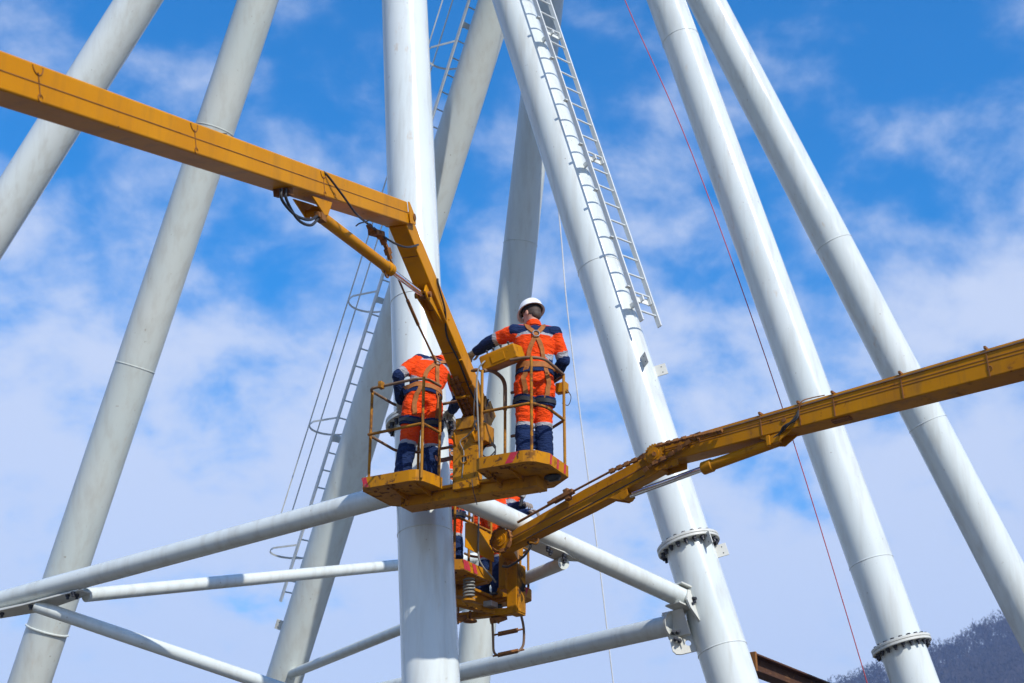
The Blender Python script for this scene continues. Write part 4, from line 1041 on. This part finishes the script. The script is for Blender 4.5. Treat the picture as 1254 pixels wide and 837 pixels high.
    for q, r_ in ((-.02, .082), (.02, .076), (.055, .072), (.058, .066), (.02, .068)):
        y_ = hz.cross(shx).normalized(); rr_.append(ell(neck + hz * q, r_, r_ * .98, shx, y_, 24))
    mb.ring_loft(rr_, False); kid('collar', mb, 'orange')
    # boots
    for s in 'LR':
        an = J['an' + s]; ft = V((0, 1, 0)); mb = MB()
        mb.tube([V((an.x, an.y, .16)), V((an.x, an.y, .08)), V((an.x, an.y - .01, .03))], [.062, .06, .056], 16)
        mb.ball(V((an.x, an.y + .08, .045)), (.05, .14, .045), 16, 10); mb.box((an.x, an.y + .065, .011), (.046, 0, 0), (0, .15, 0), (0, 0, .011)); kid('boot', mb, 'boot')
    # hair and ears under the helmet
    mb = MB(); mb.ball(head + hz * .022 - lk * .012, (.080, .092, .102), 20, 12, (hx_, lk, hz))
    mb.ball(head - hz * .03 - lk * .052, (.058, .045, .055), 16, 10, (hx_, lk, hz)); kid('hair', mb, 'hair')
    if helmet:
        hc = head + hz * .058; mb = MB(); n = 36; rings = []
        prof = [(.126, -.014), (.120, -.006), (.112, .004), (.111, .030), (.104, .062), (.088, .092), (.062, .113), (.030, .123), (.002, .126)]
        for r_, z_ in prof:
            ring = []
            for i in range(n):
                a = 2 * PI * i / n; k_ = r_
                fx, fy = math.cos(a), math.sin(a)
                ext = 1.13 if True else 1
                if z_ < 0: ext += .16 * max(0, fy) ** 2
                ring.append(hc + hx_ * (fx * k_) + lk * (fy * k_ * ext) + hz * (z_ - (.012 * max(0, fy) ** 2 if z_ < 0 else 0)))
            rings.append(ring)
        mb.ring_loft(rings, False)
        mb2 = [p for p in rings[0]]; mb.ring_loft([[hc + (p - hc) * .985 + hz * .004 for p in rings[0]], [hc + (p - hc) * .86 + hz * .006 for p in rings[0]]], False)
        for o_ in (-.03, 0, .03): mb.tube([hc + hx_ * o_ + lk * (.118 * math.cos(a)) + hz * (.125 * math.sin(a) + .002) for a in [rad(30 + 10 * q) for q in range(13)]], .005, 6)
        kid('helmet', mb, helmet)
        mb = MB(); rg = [[hc - hz * (q + .004) + (hx_ * math.cos(2 * PI * i / 28) * .090 + lk * math.sin(2 * PI * i / 28) * .106) for i in range(28)] for q in (-.02, .022)]; mb.ring_loft(rg, False); kid('helmet_band', mb, 'black')
    # gloves
    for s in 'LR':
        w = J['wr' + s]; d = (w - J['el' + s]).normalized(); u_ = J.get('hand' + s, V((0, 0, 1)))
        mb = glove_mesh(w, d, u_, glove, .7, 1 if s == 'R' else -1); kid('glove', mb, glove)
    # harness webbing laid over the jacket
    if harness:
        bv = BVHTree.FromPolygons([V(p) for p in cv], polys)
        def strap(pts, w, mat, name='harness_strap', th=.006, lift=.006, closed=False, n=30, tree=None):
            P_ = bez(pts, n) if not closed else pts
            N_ = [];
            Q_ = []
            for p in P_:
                l_, nn_, _, _ = (tree or bv).find_nearest(p)
                Q_.append(l_ + nn_ * lift); N_.append(nn_)
            k_ = len(Q_); rings = []
            for _ in range(2):
                Q_ = [((Q_[i - 1] + Q_[i] * 2 + Q_[(i + 1) % k_]) / 4 if closed or 0 < i < k_ - 1 else Q_[i]) for i in range(k_)]
                N_ = [((N_[i - 1] + N_[i] * 2 + N_[(i + 1) % k_]).normalized() if closed or 0 < i < k_ - 1 else N_[i]) for i in range(k_)]
            for i in range(k_):
                t = (Q_[(i + 1) % k_] - Q_[i - 1]) if closed else (Q_[min(i + 1, k_ - 1)] - Q_[max(i - 1, 0)])
                t.normalize(); b2 = t.cross(N_[i]).normalized()
                rings.append([Q_[i] + b2 * w / 2 - N_[i] * .004, Q_[i] + b2 * w / 2 + N_[i] * th, Q_[i] - b2 * w / 2 + N_[i] * th, Q_[i] - b2 * w / 2 - N_[i] * .004])
            mbx = MB(); mbx.ring_loft(rings, True, closed); return kid(name, mbx, mat)
        F_ = tz.cross(shx).normalized()
        if F_.y < 0: F_ = -F_
        bk = -F_ * .16
        dr = chest + (neck - chest) * .38 + bk
        top = neck - tz * .02
        for s, sg in (('L', -1), ('R', 1)):
            strap([chest + shx * (sg * .09) + F_ * .15, top + shx * (sg * .085) + F_ * .02 + tz * .05, neck + shx * (sg * .07) + bk * .7 - tz * .04, dr], .042, 'webbing')
            strap([dr, chest - tz * .06 + shx * (-sg * .055) + bk, pel + tz * .13 + shx * (-sg * .085) + bk], .042, 'webbing')
        for q, w_, m_, lf in ((.075, .060, 'webbing', .009), (.045, .085, 'navy', .003)):
            strap([pel + tz * q + (shx * math.cos(2 * PI * i / 36) + F_ * math.sin(2 * PI * i / 36)) * .22 for i in range(36)], w_, m_, 'harness_belt', closed=True, lift=lf)
        for s, sg in (('L', -1), ('R', 1)):
            bvl = BVHTree.FromPolygons([V(p) for p in cv], [f for f in polys if all(reg[i][0] == 'leg' + s or reg[i][0] == 'torso' and (cv[i] - pel).dot(shx) * sg > 0 and (cv[i] - pel).dot(tz) < .02 for i in f)])
            hp, kn_ = J['hip' + s], J['kn' + s]; ax = (kn_ - hp).normalized(); X_, Y_, _ = basis(ax)
            strap([pel + tz * .06 + shx * (sg * .10) + bk, hp + shx * (sg * .06) + bk * 1.2, hp + ax * .22 + shx * (sg * .02) + bk * 1.2], .045, 'webbing')
            strap([hp + ax * .20 + (X_ * math.cos(2 * PI * i / 28) + Y_ * math.sin(2 * PI * i / 28)) * .15 + V((0, 0, sg * 0)) for i in range(28)], .085, 'navy', 'thigh_pad', closed=True, th=.010, lift=.006, tree=bvl)
            strap([hp + ax * .20 + (X_ * math.cos(2 * PI * i / 28) + Y_ * math.sin(2 * PI * i / 28)) * .16 for i in range(28)], .038, 'black', 'thigh_strap', closed=True, th=.006, lift=.018, tree=bvl)
        l_, nn_, _, _ = bv.find_nearest(dr); c = l_ + nn_ * .02; X_, Y_, _ = basis(nn_)
        mb = MB(); mb.tube([c + X_ * (.032 * math.cos(2 * PI * i / 20)) + Y_ * (.034 * math.sin(2 * PI * i / 20)) for i in range(20)], .006, 8, closed=True); kid('harness_ring', mb, 'steel')
    bpy.data.meshes.remove(outer)
    return body

def stand(**k):
    J = dict(pelvis=(0, 0, .97), chest=(0, .02, 1.27), neck=(0, .02, 1.48), head=(0, .05, 1.625), hipL=(-.09, 0, .90), hipR=(.09, 0, .90), knL=(-.10, .03, .50), knR=(.10, .03, .50), anL=(-.11, -.02, .10), anR=(.11, -.02, .10),
             shL=(-.19, .02, 1.42), shR=(.19, .02, 1.42), elL=(-.25, .0, 1.14), elR=(.25, 0, 1.14), wrL=(-.25, .16, .96), wrR=(.25, .16, .96))
    J.update(k); return J
p1 = BP(.69, .42, .03)
person('worker in orange with white helmet, arm stretched over the yellow control box', p1, rad(6),
       stand(head=(-.015, .075, 1.635), elL=(-.385, .15, 1.385), wrL=(-.525, .32, 1.345), elR=(.285, .05, 1.155), wrR=(.20, .25, 1.05), handL=(-.2, .3, 1), knL=(-.095, .03, .5), anL=(-.10, -.02, .1), knR=(.085, .04, .5), anR=(.085, -.01, .1), hipL=(-.085, 0, .9), hipR=(.08, 0, .9)),
       'helmet_white', 'glove', look=(-.62, .75, -.22), seed=1)
p2 = BP(-.54, .44, .03)
person('worker in orange seen from behind, head hidden by the yellow jib', p2, rad(14),
       stand(pelvis=(.0, 0, .97), chest=(.065, .07, 1.25), neck=(.16, .15, 1.44), head=(.29, .24, 1.53), shL=(-.03, .11, 1.41), shR=(.32, .16, 1.35), elL=(-.25, .04, 1.20), wrL=(-.20, .17, .99), elR=(.40, .22, 1.10), wrR=(.38, .42, 1.05),
             knL=(-.135, .0, .50), anL=(-.20, -.05, .10), knR=(.10, .03, .5), anR=(.08, -.03, .1)),
       'helmet_red', 'glove', look=(.3, .9, -.4), seed=2)
p3 = QP(-.60, .40, .03)
person('worker in the far basket mostly hidden behind the white pillar', p3, rad(25), stand(head=(0, .07, 1.60)), 'helmet_white', 'glove', seed=3)
p4 = QP(.36, .42, .03); inv4 = (Matrix.Translation(p4) @ Matrix.Rotation(rad(-40), 4, 'Z')).inverted()
person('bending worker reaching over the brace from the far basket', p4, rad(-40),
       stand(pelvis=(0, -.06, .93), chest=(.03, .10, 1.20), neck=(.07, .24, 1.38), head=(.08, .34, 1.49), shL=(-.13, .22, 1.33), shR=(.25, .20, 1.31), elL=inv4 @ px(622, 634, 16.35), wrL=inv4 @ px(648, 628, 16.2), elR=inv4 @ px(624, 624, 16.55), wrR=inv4 @ px(641, 619, 16.35), hipL=(-.09, -.06, .87), hipR=(.09, -.06, .87), knL=(-.1, .05, .48), knR=(.1, .05, .48)),
       'helmet_white', 'glove_brown', look=(.4, .8, -.4), seed=4)

# hand tool held by the bending worker
tc = px(638, 605, 16.33); tx = V((.8, .3, -.35)).normalized(); ty = V((-.3, .9, .1)); ty = (ty - tx * ty.dot(tx)).normalized(); tz_ = tx.cross(ty)
mb = MB(); mb.box(tc, tx * .055, ty * .032, tz_ * .038)
tool = link('hand_tool', mb.mesh('hand_tool', 'steel', False)); tag(tool, 'small grey hand tool held above the gloves of the bending worker', 'tool')
b_ = tool.modifiers.new('bevel', 'BEVEL'); b_.width = .008; b_.segments = 3
part('nozzle', MB().tube([tc - tx * .05, tc - tx * .10], [.022, .016], 14), 'black', tool)
mb = MB(); mb.tube([tc + tx * .03 - tz_ * .03, tc + tx * .05 - tz_ * .13], [.020, .018], 12); part('grip', mb, 'black', tool)

# ------------------------------------------------------------------ air between here and the hill
hz_mb = MB(); hz_mb.box((350, 550, 139), (1500, 0, 0), (0, 760, 0), (0, 0, 140))
hz_m = bpy.data.materials.new('air'); hz_m.use_nodes = True; ht = hz_m.node_tree; ht.nodes.clear()
ho = ht.nodes.new('ShaderNodeOutputMaterial'); hv_ = ht.nodes.new('ShaderNodeVolumePrincipled')
hv_.inputs['Color'].default_value = (0.40, 0.58, 1.0, 1); hv_.inputs['Density'].default_value = 0.0004; hv_.inputs['Anisotropy'].default_value = 0.0
ht.links.new(hv_.outputs[0], ho.inputs['Volume']); MATS['air'] = hz_m
tag(link('haze', hz_mb.mesh('haze', 'air', False), None, None, 'stuff'), 'thin bluish haze in front of the wooded hill', 'haze')
